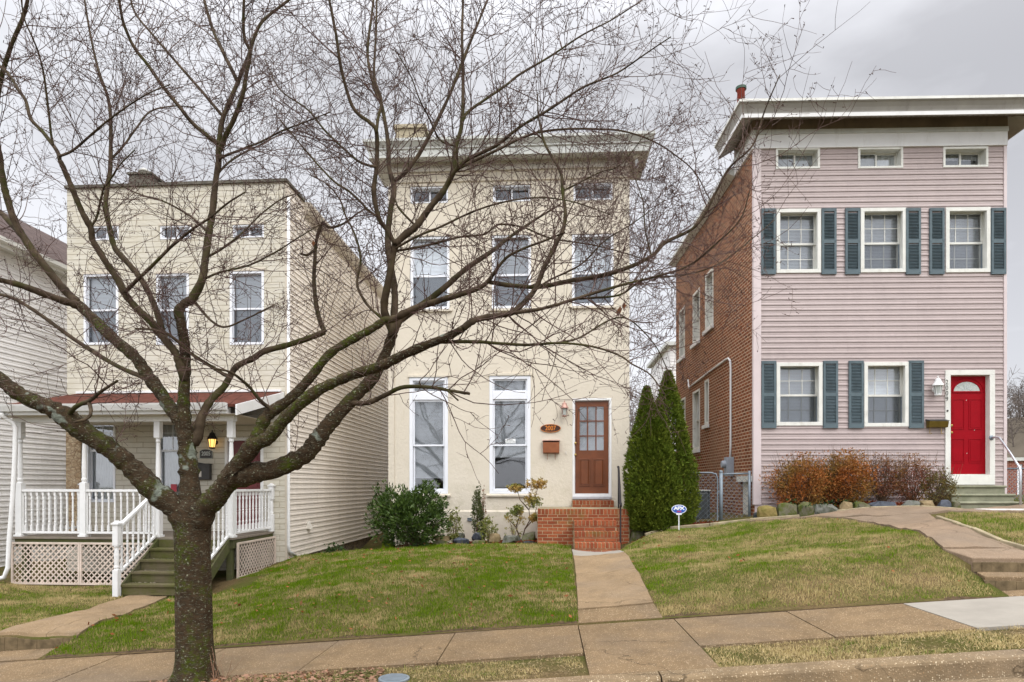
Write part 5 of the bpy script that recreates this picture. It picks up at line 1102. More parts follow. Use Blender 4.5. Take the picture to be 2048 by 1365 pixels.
# ================================================================== edging and rocks
def edging(name, pts, w, h, mat, label, cat='edging', lift=0):
    pts = [(x, y, h1(x, y)+lift) for x, y in pts]; o = pts[0]; mb = MB(); m = len(pts)
    for i in range(m-1):
        a, b = Vector(pts[i]), Vector(pts[i+1]); L_ = (b-a).length; k = max(1, int(L_/.5))
        for j in range(k):
            p = a+(b-a)*(j/k); q_ = a+(b-a)*((j+1)/k-.008); j1 = random.uniform(-.006, .006)
            mb.bar(p-Vector(o)+Vector((0, 0, h/2-.06+j1)), q_-Vector(o)+Vector((0, 0, h/2-.06+j1)), w, h+.12)
    ob = mb.build(name, mat, None, bevel=.012); ob.location = o; return tag(ob, label, cat)
edging('concrete_edging', [XY(*a) for a in ((1292,1070,12.45),(1340,1063,12.5),(1420,1056,12.3),(1500,1047,12.25),(1600,1036,12.0))], .07, .07, M['edging'], 'low mossy concrete edging along the top of the right lawn', lift=.0)
edging('concrete_edging', [XY(*a) for a in ((1500,1046,12.35),(1560,1040,12.4),(1640,1036,12.3),(1740,1029,12.1),(1840,1024,12.0),(1925,1016,12.0))], .09, .05, M['edging'], 'thin concrete ledge in front of the row of boulders', lift=.0)
edging('path_edging', [XY(*a) for a in ((1876,1038,10.5),(1893,1049,9.9),(1945,1070,8.85),(2000,1090,8.3),(2065,1110,7.95))], .07, .06, M['edging'], 'rough concrete edging along the right side of the curving path')
def rock(px0, px1, py0, py1, d, mat, label, group, flat=1.0, dep=.8):
    c = W((px0+px1)/2, py1, d); w = (px1-px0)*d/1300; h = (py1-py0)*d/1300*1.12
    bm = bmesh.new()
    for i in range(26):
        v = Vector(RS.randn(3)).normalized(); p = 1.0
        v = Vector([math.copysign(abs(q)**.75, q) for q in v]); v = v/max(abs(v.x), abs(v.y), abs(v.z))**.5
        bm.verts.new((v.x*w*.52, v.y*w*.5*dep, max(-.35, v.z)*h*.55))
    bmesh.ops.convex_hull(bm, input=bm.verts); bm.verts.ensure_lookup_table()
    bmesh.ops.delete(bm, geom=[v for v in bm.verts if not v.link_faces], context='VERTS')
    mx_ = max(v.co.z for v in bm.verts); mn = min(v.co.z for v in bm.verts); xm = max(abs(v.co.x) for v in bm.verts)
    for v in bm.verts: v.co.z = (v.co.z-mn)/(mx_-mn)*h; v.co.x *= w*.5/xm
    me = bpy.data.meshes.new('rock'); bm.to_mesh(me); bm.free(); me.materials.append(M[mat]); o = bpy.data.objects.new('boulder' if py1-py0 > 14 else 'flat_stone', me)
    o.location = (c[0], c[1]+w*.2, min(c[2], h1(c[0], c[1]))-.02 if False else c[2]-h*.10); link(o); b = o.modifiers.new('bevel', 'BEVEL'); b.width = min(w, h)*.10; b.segments = 2; b.limit_method = 'ANGLE'
    tag(o, label, 'rock', group); return o
gA = 'boulders along the bed of the pink house'
rocks = [((1508,1524,1025,1043,12.6),'rock_dark','dark low rock at the foot of the brick corner'),((1517,1556,1011,1044,12.35),'rock_yellow','large yellow-brown boulder at the left end of the boulder row'),((1557,1595,1006,1037,12.3),'rock_moss','mossy grey boulder right of the large yellow-brown one'),
 ((1598,1629,1004,1034,12.3),'rock_moss','narrow upright mossy boulder, third in the row from the yellow one'),((1629,1679,1009,1034,12.25),'rock_grey','wide grey boulder with green top, fourth from the yellow one'),((1681,1706,1003,1031,12.2),'rock_tan','small lumpy pale boulder in the middle of the row'),
 ((1708,1742,1004,1030,12.2),'rock_moss','mossy boulder just left of the dark blue boulder'),((1746,1797,1003,1028,12.15),'rock_blue','dark blue-grey slab-like boulder in the row'),((1801,1841,1001,1026,12.1),'rock_grey','grey boulder just right of the dark blue one'),
 ((1842,1876,1001,1024,12.1),'rock_tan','brown boulder between the grey and the pale blue ones'),((1877,1903,1000,1021,12.1),'rock_blue','small pale blue boulder near the concrete steps'),((1904,1923,1002,1019,12.1),'rock_moss','last small boulder beside the concrete steps')]
for a, m_, l_ in rocks: rock(*a, m_, l_, gA)
gB = 'stones along the bed of the stucco house'
cv = lambda a, b, c, d, z: (560+a/2.926, 560+b/2.926, 900+c/2.926, 900+d/2.926, z)
for a, m_, l_ in [(cv(588,668,530,618,13.5),'rock_green','bright green mossy boulder under the left side of the dark bush'),(cv(665,730,568,612,13.3),'rock_tan','pale tan stone right of the green mossy one'),(cv(730,800,572,606,13.3),'rock_tan','low pale stone under the dark bush'),
 (cv(775,862,515,566,13.6),'rock_moss','leaning flat slab below the right side of the dark bush'),(cv(828,882,550,580,13.3),'rock_dark','small dark stone below the leaning slab'),(cv(882,1000,505,530,13.7),'rock_tan','upper flat tan slab of the stacked pair'),(cv(880,985,532,572,13.4),'rock_moss','lower flat mossy slab of the stacked pair'),
 (cv(985,1080,488,518,13.8),'rock_grey','flat grey slab in front of the yellow-green shrub'),(cv(1012,1105,515,548,13.4),'rock_blue','dark blue-grey flat stone below the grey slab'),(cv(1118,1198,484,530,13.6),'rock_blue','dark rounded stone under the upright dark shrub'),(cv(1120,1200,530,552,13.3),'rock_moss','low mossy stone under the dark rounded one'),
 (cv(1218,1292,488,534,13.5),'rock_tan','tan angular stone under the small light green bush'),(cv(1296,1412,502,544,13.4),'rock_grey','long grey stone under the spreading shrub'),(cv(1412,1500,478,538,13.4),'rock_moss','big mossy boulder against the left side of the brick stoop'),(cv(1420,1498,534,556,13.2),'rock_dark','low dark stone at the foot of the big mossy boulder')]: rock(*a, m_, l_, gB)
rock(1259, 1300, 1060, 1087, 12.8, 'rock_moss', 'mossy boulder right of the brick stoop at the foot of the cedars', gB)

# ================================================================== beds, leaves, grass
def poly_mask(poly, X, Y):
    c = np.zeros(X.shape, bool); n_ = len(poly)
    for i in range(n_):
        x1, y1 = poly[i]; x2, y2 = poly[(i+1) % n_]
        if y1 == y2: continue
        cond = ((y1 > Y) != (y2 > Y)) & (X < (x2-x1)*(Y-y1)/(y2-y1)+x1); c ^= cond
    return c
def scatter(poly, dens):
    p = np.array(poly); lo, hi = p.min(0), p.max(0); n_ = int((hi[0]-lo[0])*(hi[1]-lo[1])*dens)
    X = RS.uniform(lo[0], hi[0], n_); Y = RS.uniform(lo[1], hi[1], n_); m = poly_mask(poly, X, Y); return X[m], Y[m]
def flakes(name, poly, dens, mat, size, label, cat, up=.012, wid=.45):
    X, Y = scatter(poly, dens); n_ = len(X); Z_ = hg(X, Y)+up; d = RS.randn(n_, 3); d[:, 2] *= .35; d /= np.linalg.norm(d, axis=1)[:, None]; e = RS.randn(n_, 3); e[:, 2] *= .5; e -= d*(d*e).sum(1)[:, None]; e /= np.linalg.norm(e, axis=1)[:, None]
    s = RS.uniform(size[0], size[1], n_)[:, None]; C_ = np.c_[X, Y, Z_+RS.uniform(0, .02, n_)]
    V = np.stack([C_-d*s, C_-e*s*wid, C_+d*s, C_+e*s*wid], 1).reshape(-1, 3); tag(np_mesh(name, V, np.arange(n_*4).reshape(-1, 4), mat), label, cat, kind='stuff')
M['straw_bits'] = leafm('dead_straw', (.46, .36, .21), (.24, .17, .09), .85)
def grass(name, poly, dens, mat, h=(.02, .05), w=.006, label='', lean=.5, avoid=None, bare=None):
    X, Y = scatter(poly, dens)
    if bare is not None: fld = (np.sin(X*3.1+1)*np.sin(Y*5.3+X*1.1)+np.sin(X*7.7+Y*4.1)*.6+np.sin(X*1.3-Y*9.7)*.5)/1.4; k = fld+RS.randn(len(X))*.25 > bare-.35; X, Y = X[k], Y[k]
    if avoid is not None: k = ~avoid(X, Y); X, Y = X[k], Y[k]
    nt = int(len(X)*.0022); sel = RS.randint(0, len(X), nt); kx = np.repeat(X[sel], 50); ky = np.repeat(Y[sel], 50); sp2 = np.repeat(RS.uniform(.015, .06, nt), 50); tx_, ty_ = kx+RS.randn(len(kx))*sp2, ky+RS.randn(len(kx))*sp2*.8
    km = poly_mask(poly, tx_, ty_); tx_, ty_ = tx_[km], ty_[km]; nb = len(X); X = np.r_[X, tx_]; Y = np.r_[Y, ty_]; tall = np.r_[np.ones(nb), np.full(len(tx_), 1.55)]
    n_ = len(X); Z_ = hg(X, Y)-.004; H_ = RS.uniform(h[0], h[1], n_)*(.75+.5*np.abs(np.sin(X*3.1+Y*2.3)*np.sin(X*1.3-Y*4.1))); an = RS.uniform(0, 6.28, n_); la = RS.uniform(0, 6.28, n_); ln_ = RS.uniform(.1, 1, n_)*lean*H_
    H_ = H_*tall; big = RS.uniform(size=n_) < .05; H_ = np.where(big, H_*1.7, H_); ww = np.where(big, w*1.5, w); dx, dy = np.cos(an)*ww/2, np.sin(an)*ww/2
    V = np.empty((n_, 3, 3)); V[:, 0] = np.c_[X-dx, Y-dy, Z_]; V[:, 1] = np.c_[X+dx, Y+dy, Z_]; V[:, 2] = np.c_[X+np.cos(la)*ln_, Y+np.sin(la)*ln_, Z_+H_]
    o = np_mesh(name, V.reshape(-1, 3), np.arange(n_*3).reshape(-1, 3), mat); tag(o, label, 'grass', kind='stuff'); return o
mid = [(-5.93, 7.36), (-4, 7.345), (-3, 7.36), (-1.5, 7.34), (.345, 7.35), (.36, 8), (.44, 12.1), (.47, 12.93)]+[XY(*a) for a in ((1075,1088,12.9),(1000,1087,13.25),(870,1090,13.4),(800,1104,13.2),(740,1108,13.3),(596,1115,13.7),(560,1123,13.3),(545,1135,13.0),(470,1160,11.9))]+[(-5.05, 11.6), (-5.1, 10.75), (-6.38, 10.7), (-6.2, 9.3), (-6.02, 7.9)]
grass('lawn_grass', mid, 5600, M['grass_mid'], (.018, .044), .007, 'green lawn with straw patches left of the centre path')
rgt = [(1.27, 7.35), (1.27, 8), (1.33, 12.1), (1.5, 12.5)]+[XY(*a) for a in ((1262,1086,12.6),(1292,1071,12.5),(1400,1057,12.35),(1500,1048,12.2),(1600,1041,11.7),(1679,1038,11.25),(1748,1045,10.75),(1813,1061,9.7),(1885,1098,8.1),(1945,1121,7.6),(1945,1121,7.6))]+[(4.92, 8.0), (4.90, 7.34)]
grass('lawn_grass', rgt, 5600, M['grass_right'], (.016, .040), .007, 'half-dry lawn mound right of the centre path')
rr = [XY(*a) for a in ((1880,1041,10.3),(1933,1062,8.95),(2050,1101,8.1),(2150,1120,8),(2250,1060,11),(2200,1024,11.2),(2048,1031,10.9),(1900,1034,10.9))]
grass('lawn_grass', rr, 3800, M['grass_right'], (.02, .045), .007, 'small lawn at the right edge beyond the curving path')
lf = [(-7.08, 7.95), (-7.1, 11.45), (-7.4, 11.5), (-9.6, 11.5), (-13.5, 12), (-13.5, 7.31), (-7.2, 7.31)]
grass('lawn_grass', lf, 4200, M['grass_left'], (.018, .042), .007, 'thin mossy lawn in front of the white porch lattice')
tree_xy = XY(390, 1350, 6.2)
v1 = [(-9, 5.37), (-9, 6.0), (-5, 6.1), (-3.9, 6.05), (-2.5, 6.13), (-1, 6.02), (.28, 6.1), (.33, 5.37)]; v2 = [(1.41, 5.37), (1.41, 6.05), (2.3, 6.13), (3.3, 6.03), (4.5, 6.15), (6, 6.05), (9.2, 6.1), (9.2, 5.37)]
avd = lambda X, Y: (np.hypot((X-c_v[0])/.15, (Y-c_v[1])/.15) < 1) | (np.hypot(X-tree_xy[0], Y-tree_xy[1]) < .45)
c_v = W(788, 1350, 5.68)
grass('verge_grass', v1, 4200, M['grass_verge'], (.010, .028), .006, 'thin dry verge grass beside the tree and the curb', .9, avd, bare=.12); grass('verge_grass', v2, 7500, M['grass_verge'], (.012, .034), .006, 'straw-coloured verge grass along the curb on the right', 1.3, bare=-.12)
flakes('dead_grass', v2, 1500, M['straw_bits'], (.010, .022), 'pale dead grass litter on the right verge', 'litter', .004, .09); flakes('dead_grass', v1, 1300, M['straw_bits'], (.010, .022), 'pale dead grass litter on the left verge', 'litter', .004, .09)
mb_v = []
def patch(name, pts, mat, lift=.012):
    c = np.mean(np.array(pts), 0); t = np.linspace(0, 1, 6); n_ = 40; P_ = np.array(pts+[pts[0]]); d = np.r_[0, np.cumsum(np.linalg.norm(np.diff(P_, axis=0), axis=1))]; q_ = np.linspace(0, d[-1], n_+1)[:-1]
    R_ = np.c_[np.interp(q_, d, P_[:, 0]), np.interp(q_, d, P_[:, 1])]; G = c+(R_[None]-c)*t[:, None, None]; V = np.concatenate([G, (hg(G[..., 0], G[..., 1])+lift)[..., None]], -1).reshape(-1, 3)
    F_ = [(r*n_+i, (r+1)*n_+i, (r+1)*n_+(i+1) % n_, r*n_+(i+1) % n_) for r in range(5) for i in range(n_)]; return tag(np_mesh(name, V, F_, mat), kind='structure')
bedA = [XY(*a) for a in ((1500,1045,12.4),(1640,1033,12.5),(1800,1026,12.3),(1925,1016,12.2),(1890,1000,13.4),(1700,1004,13.5),(1520,1010,13.4))]
bedB = [XY(*a) for a in ((760,1105,13.5),(900,1086,13.6),(1000,1085,13.4),(1074,1082,13.2),(1074,1060,14.3),(900,1066,14.3),(800,1075,14.3))]
bedC = [XY(*a) for a in ((1262,1088,12.7),(1300,1078,12.5),(1400,1057,12.4),(1440,1050,13.2),(1380,1052,13.8),(1262,1062,13.8))]
for b in (bedA, bedB, bedC): patch('planting_bed', b, M['mulch_bed'])
flakes('mulch_chips', bedA, 2600, M['mulch'], (.015, .04), 'red-brown mulch behind the boulder row', 'mulch'); flakes('mulch_chips', bedB, 2200, M['mulch'], (.015, .035), 'red-brown mulch along the stucco wall', 'mulch'); flakes('mulch_chips', bedC, 1500, M['mulch'], (.012, .03), 'brown mulch below the cedars', 'mulch')
flakes('fallen_leaves', mid, 9, M['fallen'], (.02, .04), 'scattered red-brown leaves on the middle lawn', 'leaves', .035); flakes('fallen_leaves', rgt, 2.5, M['fallen'], (.018, .032), 'few fallen leaves on the right lawn', 'leaves', .035)
flakes('fallen_leaves', [(-5, 5.4), (-5, 6.5), (-1.9, 6.5), (-1.9, 5.4)], 60, M['fallen'], (.012, .03), 'leaf litter around the foot of the tree', 'leaves', .01)
flakes('dead_grass', [(-5.4, 5.38), (-5.4, 6.08), (-1.5, 6.08), (-1.5, 5.38)], 700, M['dry_pink'], (.015, .035), 'dead grass litter around the tree base', 'litter', .006)
# ================================================================== plants
def leaves_np(C_, D, L_, wd, fold=.15):
    n_ = len(C_); e = np.cross(D, RS.randn(n_, 3)); e /= np.linalg.norm(e, axis=1)[:, None]+1e-9; nn = np.cross(D, e); L_ = L_[:, None]
    V = np.stack([C_, C_+D*L_*.5+e*L_*wd+nn*L_*fold*.5, C_+D*L_, C_+D*L_*.5-e*L_*wd+nn*L_*fold*.5], 1); return V.reshape(-1, 3), np.arange(n_*4).reshape(-1, 4)
def shrub(name, px0, px1, py0, py1, d, mat, nleaf, size, wd, label, cat='shrub', group=None, stems=9, clump=.16, shape=1.0, whorl=6, up=.3, stem_r=.008, hollow=.3, dep=.8, lo=.08, twiggy=False):
    base = W((px0+px1)/2, py1, d); w = (px1-px0)*d/1300/2; h = (py1-py0)*d/1300; zb = min(base[2], h1(base[0], base[1])+.02); h += base[2]-zb
    R = empty(name, (base[0], base[1], zb)); tag(R, label, cat, group)
    nc = max(6, nleaf//(whorl*3)); u = RS.randn(nc, 3); u /= np.linalg.norm(u, axis=1)[:, None]; rad = RS.uniform(hollow, 1, nc)**.5; rad *= RS.uniform(.82, 1.08, nc)
    c = u*rad[:, None]; lum = 1+.16*np.sin(np.arctan2(c[:, 1], c[:, 0])*3+px0)+.12*np.sin(c[:, 0]*7+px1)*(c[:, 2] > 0); c = c*lum[:, None]; cx = c[:, 0]*w; cy = c[:, 1]*w*dep; cz = h*(.5+.5*c[:, 2]); tz = cz/h; k = np.clip(shape+(1-shape)*tz*2, .35, 1.0); cx *= k; cy *= k
    cz = np.maximum(cz, h*lo); cc = np.c_[cx, cy, cz]
    idx = RS.randint(0, nc, nleaf//whorl); tip = cc[idx]+RS.randn(len(idx), 3)*clump*np.array([w, w*dep, h*.5])*.6
    tip[:, 2] = np.clip(tip[:, 2], .03, h*1.05); out = tip-np.array([0, 0, h*.35]); out /= np.linalg.norm(out, axis=1)[:, None]+1e-9; out[:, 2] += up
    P_ = np.repeat(tip, whorl, 0)+RS.randn(len(idx)*whorl, 3)*size*.25; D = np.repeat(out, whorl, 0)+RS.randn(len(idx)*whorl, 3)*.65; D /= np.linalg.norm(D, axis=1)[:, None]
    V, Fq = leaves_np(P_, D, RS.uniform(.6, 1.1, len(P_))*size, wd); np_mesh('foliage', V, Fq, M[mat], R)
    mb = MB(); m = cc[RS.choice(nc, min(stems*4 if twiggy else stems*2, nc), replace=False)]
    for p in m:
        a = Vector((RS.uniform(-.12, .12)*w, RS.uniform(-.1, .1)*w, -.03)); b = Vector(p); mid_ = a.lerp(b, .5)+Vector((RS.uniform(-.05, .05), RS.uniform(-.05, .05), .06)); mb.tube([a, a.lerp(mid_, .5)+Vector((.01, 0, .02)), mid_, b], [stem_r, stem_r*.85, stem_r*.6, stem_r*.25], 5, cap=False)
    if twiggy:
        for _ in range(46):
            a = Vector((RS.uniform(-.75, .75)*w, RS.uniform(-.4, .4)*w, h*.55)); d_ = Vector((a.x*.35+RS.uniform(-.1, .1), RS.uniform(-.15, .15), h*RS.uniform(.35, .58))); mb.tube([a, a+d_*.5+Vector((.01, 0, 0)), a+d_], [.004, .003, .0015], 4, cap=False)
    mb.build('stems', M['stem'], R, smooth=True); return R
shrub('laurel_bush', 738, 897, 972, 1092, 13.45, 'laurel', 11000, .095, .17, 'big dark green broad-leaved bush at the left corner of the stucco house', hollow=.15, clump=.13, up=.5, stems=12, shape=.9)
shrub('shrub', 893, 922, 1018, 1076, 13.75, 'yellow_leaf', 1100, .05, .24, 'small yellow-green shrub right of the big dark bush', up=.3, whorl=5)
shrub('upright_shrub', 943, 967, 972, 1068, 13.8, 'boxy', 3200, .035, .3, 'narrow upright dark green shrub between the two ground-floor windows', up=.8, shape=1.1)
shrub('dry_shrub', 960, 974, 972, 1062, 13.85, 'dry_pink', 700, .03, .25, 'thin dry pinkish shrub against the upright dark one', up=.8)
shrub('shrub', 959, 996, 1032, 1068, 13.6, 'yellow_leaf', 1700, .04, .24, 'low light green bush right of the upright dark shrub', up=.3)
R = shrub('pieris_shrub', 1005, 1050, 1005, 1045, 13.6, 'pieris', 420, .055, .2, 'spreading shrub with bronze tips on crooked stems beside the brick stoop', whorl=7, clump=.2, stems=3)
rb_ = R.location.copy()
def foliage_blob(R, px0, px1, py0, py1, d, mat, n_, size, wd):
    c = W((px0+px1)/2, (py0+py1)/2, d); w = (px1-px0)*d/2600; h = (py1-py0)*d/2600; k = n_//7; u = RS.randn(k, 3); u /= np.linalg.norm(u, axis=1)[:, None]; u *= RS.uniform(.3, 1, k)[:, None]
    t = u*np.array([w, w*.7, h])+np.array([c[0]-R.location.x, c[1]-R.location.y, c[2]-R.location.z]); P_ = np.repeat(t, 7, 0); D = RS.randn(len(P_), 3)+np.array([0, 0, .5]); D /= np.linalg.norm(D, axis=1)[:, None]
    V, Fq = leaves_np(P_, D, RS.uniform(.6, 1.1, len(P_))*size, wd); np_mesh('foliage', V, Fq, M[mat], R)
for a in ((1012,1048,968,985,13.6),(1048,1098,955,985,13.6),(1045,1085,985,1020,13.6),(1018,1050,1010,1035,13.6),(1058,1082,1028,1046,13.5)): foliage_blob(R, *a, 'pieris', 700, .058, .22)
mb = MB(); q = lambda px, py, dd=13.6: tuple(Vector(W(px, py, dd))-R.location)
for pts in (((1038,1072),(1032,1055),(1020,1042),(1012,1036)), ((1046,1072),(1050,1058),(1060,1040),(1058,1020),(1072,990),(1078,965)), ((1058,1020),(1040,1000),(1033,975)), ((1050,1058),(1066,1040),(1075,1010)), ((1032,1055),(1040,1030),(1036,1018))):
    mb.tube([q(*p) for p in pts], list(np.linspace(.016, .005, len(pts))), 6)
mb.build('branches', M['stem'], R, smooth=True)
gS = 'shrubs under the windows of the pink house'
shrub('azalea', 1545, 1660, 912, 1012, 12.95, 'rust', 17000, .034, .32, 'rust-orange twiggy shrub at the left under the pink siding', group=gS, twiggy=True, stems=14, whorl=4, clump=.2, hollow=.2, shape=.8)
shrub('azalea', 1632, 1748, 905, 1014, 12.9, 'rust', 19000, .034, .32, 'rust-orange shrub, second and tallest, under the middle of the facade', group=gS, twiggy=True, stems=14, whorl=4, clump=.2, hollow=.2, shape=.8)
shrub('azalea', 1728, 1800, 912, 1010, 12.9, 'maroon_leaf', 5600, .028, .3, 'thin maroon shrub showing bare stems, right of the rust ones', group=gS, twiggy=True, stems=12, whorl=3, clump=.25, lo=.3, shape=.6)
shrub('azalea', 1780, 1868, 914, 1014, 12.8, 'maroon_leaf', 8000, .030, .3, 'dark maroon shrub left of the mailbox of the pink house', group=gS, twiggy=True, stems=12, whorl=3, clump=.25, lo=.15, shape=.7)
shrub('azalea', 1845, 1910, 938, 1012, 12.6, 'olive_leaf', 4200, .032, .28, 'small olive-green shrub beside the concrete steps', group=gS, twiggy=True, whorl=4)
shrub('ivy', 1555, 1720, 1000, 1012, 12.7, 'ivy', 1500, .04, .4, 'low green ivy at the foot of the rust shrubs', 'ground cover', whorl=5, stems=2)
shrub('ivy', 648, 694, 1086, 1114, 13.9, 'ivy', 700, .045, .4, 'small ivy plant against the stone footing of the cream house', 'plant', whorl=5, stems=3)
def cedar(pxc, pxw, ptop, pbot, d, label, n_=15000):
    b = W(pxc, pbot, d); H_ = (pbot-ptop)*d/1300; Rm = pxw*d/1300/2; R = empty('cedar_tree', (b[0], b[1], b[2]-.03)); tag(R, label, 'evergreen tree', 'cedars beside the brick stoop')
    t = RS.uniform(0, 1, n_)**1.25*.985+.01; prof = np.interp(t, [0, .06, .2, .4, .6, .8, .92, 1], [.72, .9, 1.0, .95, .72, .40, .19, .03])
    an = RS.uniform(0, 6.283, n_); lump = 1+.10*np.sin(an*3+t*9)+.07*np.sin(an*7-t*21)+.05*np.sin(an*13+t*40)
    r = prof*Rm*lump*(1-.45*RS.uniform(0, 1, n_)**2.2)*np.where(RS.uniform(size=n_) < .07, 1+.10*np.abs(RS.randn(n_)), 1)
    C_ = np.c_[r*np.cos(an), r*np.sin(an), t*H_]; o = np.c_[np.cos(an), np.sin(an), np.full(n_, 1.15)]+RS.randn(n_, 3)*.35; o /= np.linalg.norm(o, axis=1)[:, None]
    Vs, Fs, k = [], [], 0
    for j in range(3):
        D = o+RS.randn(n_, 3)*.38; D /= np.linalg.norm(D, axis=1)[:, None]; V, Fq = leaves_np(C_, D, RS.uniform(.035, .085, n_), .14, .05); Vs.append(V); Fs.append(Fq+k); k += len(V)
    np_mesh('crown', np.concatenate(Vs), np.concatenate(Fs), M['cedar'], R)
    MB().tube([(0, 0, -.05), (0, .01, H_*.5), (0, 0, H_*.9)], [.06, .04, .01], 8).build('trunk', M['stem'], R, smooth=True)
cedar(1293, 84, 772, 1060, 12.9, 'shorter left cedar with a pointed top beside the brick stoop', 15000); cedar(1336, 104, 741, 1062, 13.15, 'tallest cedar with a narrow tip, right of the shorter one', 19000); cedar(1316, 80, 800, 1062, 12.75, 'lower front cedar between the two pointed ones', 13000)
# ================================================================== the bare cherry tree
TD = 6.22
tb = XY(390, 1352, TD); TR = empty('cherry_tree', (tb[0], tb[1], h1(*tb))); tag(TR, 'large bare cherry tree with mossy trunk and wide limbs in the verge', 'tree')
TO = np.array(TR.location)
samples = []          # (px, py, depth, radius in px)
limb_pts = []         # (P, T, r_world) for twig seeding
def catmull(p, per=5):
    p = np.array(p, float); q = np.vstack([2*p[0]-p[1], p, 2*p[-1]-p[-2]]); out = []
    for i in range(1, len(q)-2):
        for t in np.linspace(0, 1, per, endpoint=False):
            a, b, c, d = q[i-1], q[i], q[i+1], q[i+2]; out.append(.5*((2*b)+(-a+c)*t+(2*a-5*b+4*c-d)*t*t+(-a+3*b-3*c+d)*t**3))
    out.append(q[-2]); return np.array(out)
def limb(pts, r0, r1, dz=0.0, name='limb', seed=True, attach=True, sides=None, mat='limb', rr=None, d0=None, amp=.9, dens=1.0):
    pts = [tuple(map(float, p[:2])) for p in pts]; d_s = TD if d0 is None else d0
    if attach and samples:
        S = np.array(samples); dd = np.hypot(S[:, 0]-pts[0][0], S[:, 1]-pts[0][1]); k = dd.argmin()
        if dd[k] < 60: d_s = S[k, 2]; pts = [(S[k, 0], S[k, 1])]+pts[(1 if dd[k] < 14 else 0):]
    c = catmull(pts, 6); L_ = np.r_[0, np.cumsum(np.linalg.norm(np.diff(c, axis=0), axis=1))]; t = L_/L_[-1]
    depth = d_s + dz*(t**1.15) + .05*np.sin(t*7+pts[0][0])*abs(dz)
    rad = (np.interp(t, np.linspace(0, 1, len(rr)), rr) if rr is not None else r0*(1-t)**1*1.0 + r1*t)
    jit = np.cumsum(RS.randn(len(c), 2)*.5, 0)*.35*min(1, r0/4+.4)*amp; jit -= jit[0]; jit -= t[:, None]*jit[-1]
    rad = rad*(1.0 if rr is not None and rr[0] == 23 else .80)
    rad = rad*(1+.07*RS.randn(len(c))*(np.minimum(1, rad/6)))
    Wp = np.array([W(a, b, d) for (a, b), d in zip(c+jit, depth)]); rw = rad*depth/1300
    sides = sides or (20 if r0 > 20 else (12 if r0 > 7 else 7))
    MB().tube([Vector(p-TO) for p in Wp], list(rw), sides).build(name, M[mat], TR, smooth=True)
    for (a, b), d, r in zip(c, depth, rad): samples.append((a, b, d, r))
    if seed:
        seg = np.linalg.norm(np.diff(Wp, axis=0), axis=1)
        for i in range(len(Wp)-1): limb_pts.append((Wp[i], Wp[i+1], rw[i], t[i], seg[i], dens))
# trunk with a flared, ridged foot
tc_ = catmull([(392, 1372), (391, 1345), (389, 1300), (388, 1240), (388, 1180), (387, 1120), (386, 1070), (387, 1030), (392, 1000)], 5)
tr_ = np.interp(np.linspace(0, 1, len(tc_)), [0, .06, .14, .3, .5, .7, .85, .93, 1], [58, 46, 38.5, 34, 33, 33, 34.5, 36, 27])
mb = MB(); K_ = 40; Wt = [np.array(W(a, b, TD)) for a, b in tc_]
for i, (p, r) in enumerate(zip(Wt, tr_)):
    rw = r*TD/1300; tt = i/len(tc_)
    for j in range(K_):
        a = 2*math.pi*j/K_; fl = max(0, 1-tt*5); m = 1+fl*(.16*math.sin(a*4+.6)+.10*math.sin(a*7+2))+.030*math.sin(a*3+tt*5)+.018*math.sin(a*9+tt*11)+.010*math.sin(a*17+tt*30)
        mb.v.append(tuple(p-TO+np.array([rw*m*math.cos(a), rw*m*math.sin(a), 0])))
    if i:
        for j in range(K_): a = (i-1)*K_+j; b = (i-1)*K_+(j+1) % K_; mb.f.append((a, b, b+K_, a+K_))
mb.build('trunk', M['bark'], TR, smooth=True)
for a, b in tc_[-14:]: samples.append((a, b, TD, 34))
B = 'bark'
limb([(380,1075),(352,1020),(310,985),(275,948),(245,920),(208,890),(172,868),(146,847),(118,826),(90,812),(40,790),(0,760),(-60,722),(-140,690)], 0, 0, -.5, mat=B, rr=[30,30,29,27,25.5,24,25,27,19,17.5,16.5,15.5,14,12], seed=True, dens=.3)
limb([(386,1060),(380,1000),(378,950),(374,905),(372,870),(356,832)], 0, 0, .15, mat=B, rr=[30,27,24,22,22,18], dens=.2)
limb([(356,836),(335,808),(320,785),(292,745),(270,714),(232,681),(189,640),(155,607)], 16.5, 12, .5, mat=B, dens=.4)
limb([(155,607),(125,576),(98,543),(71,509),(50,480),(30,445),(17,408),(7,367),(0,320),(-10,250),(0,170),(22,95),(45,40),(55,0),(60,-60)], 10, 3.5, -.5, mat='limb')
limb([(50,482),(25,452),(0,425),(-40,395)], 7, 4.5, .3)
limb([(160,610),(130,603),(80,585),(40,570),(0,560),(-60,545)], 9.5, 6, -.6)
limb([(300,768),(288,755),(230,730),(150,680),(90,637),(50,610),(20,595),(-20,585)], 6, 4, .7)
limb([(374,900),(370,850),(367,800),(370,745),(369,690),(361,640)], 0, 0, .1, mat=B, rr=[18,16,14.5,13.5,12.5,11], dens=.3)
limb([(361,640),(358,622),(370,607),(384,597),(404,560),(411,516),(418,468),(426,418),(431,367),(438,320)], 11.5, 8, .35, mat='limb', rr=[12,10.5,10,9.5,9,8.5,8,7.5,7,7])
limb([(438,325),(437,290),(444,241),(461,196),(482,148),(499,107),(510,72),(527,41),(578,0),(620,-40)], 7, 2.5, .4)
limb([(438,310),(452,270),(468,238),(484,195),(492,150),(500,105),(490,80),(487,40),(490,-40)], 6.5, 3, -.4)
limb([(427,290),(405,265),(379,241),(355,210),(324,172),(296,131),(269,96),(248,48),(238,0),(230,-40)], 5.5, 3, -.5)
limb([(441,234),(424,208),(406,186),(355,127),(310,76),(269,24),(258,-30)], 4, 2.2, .6)
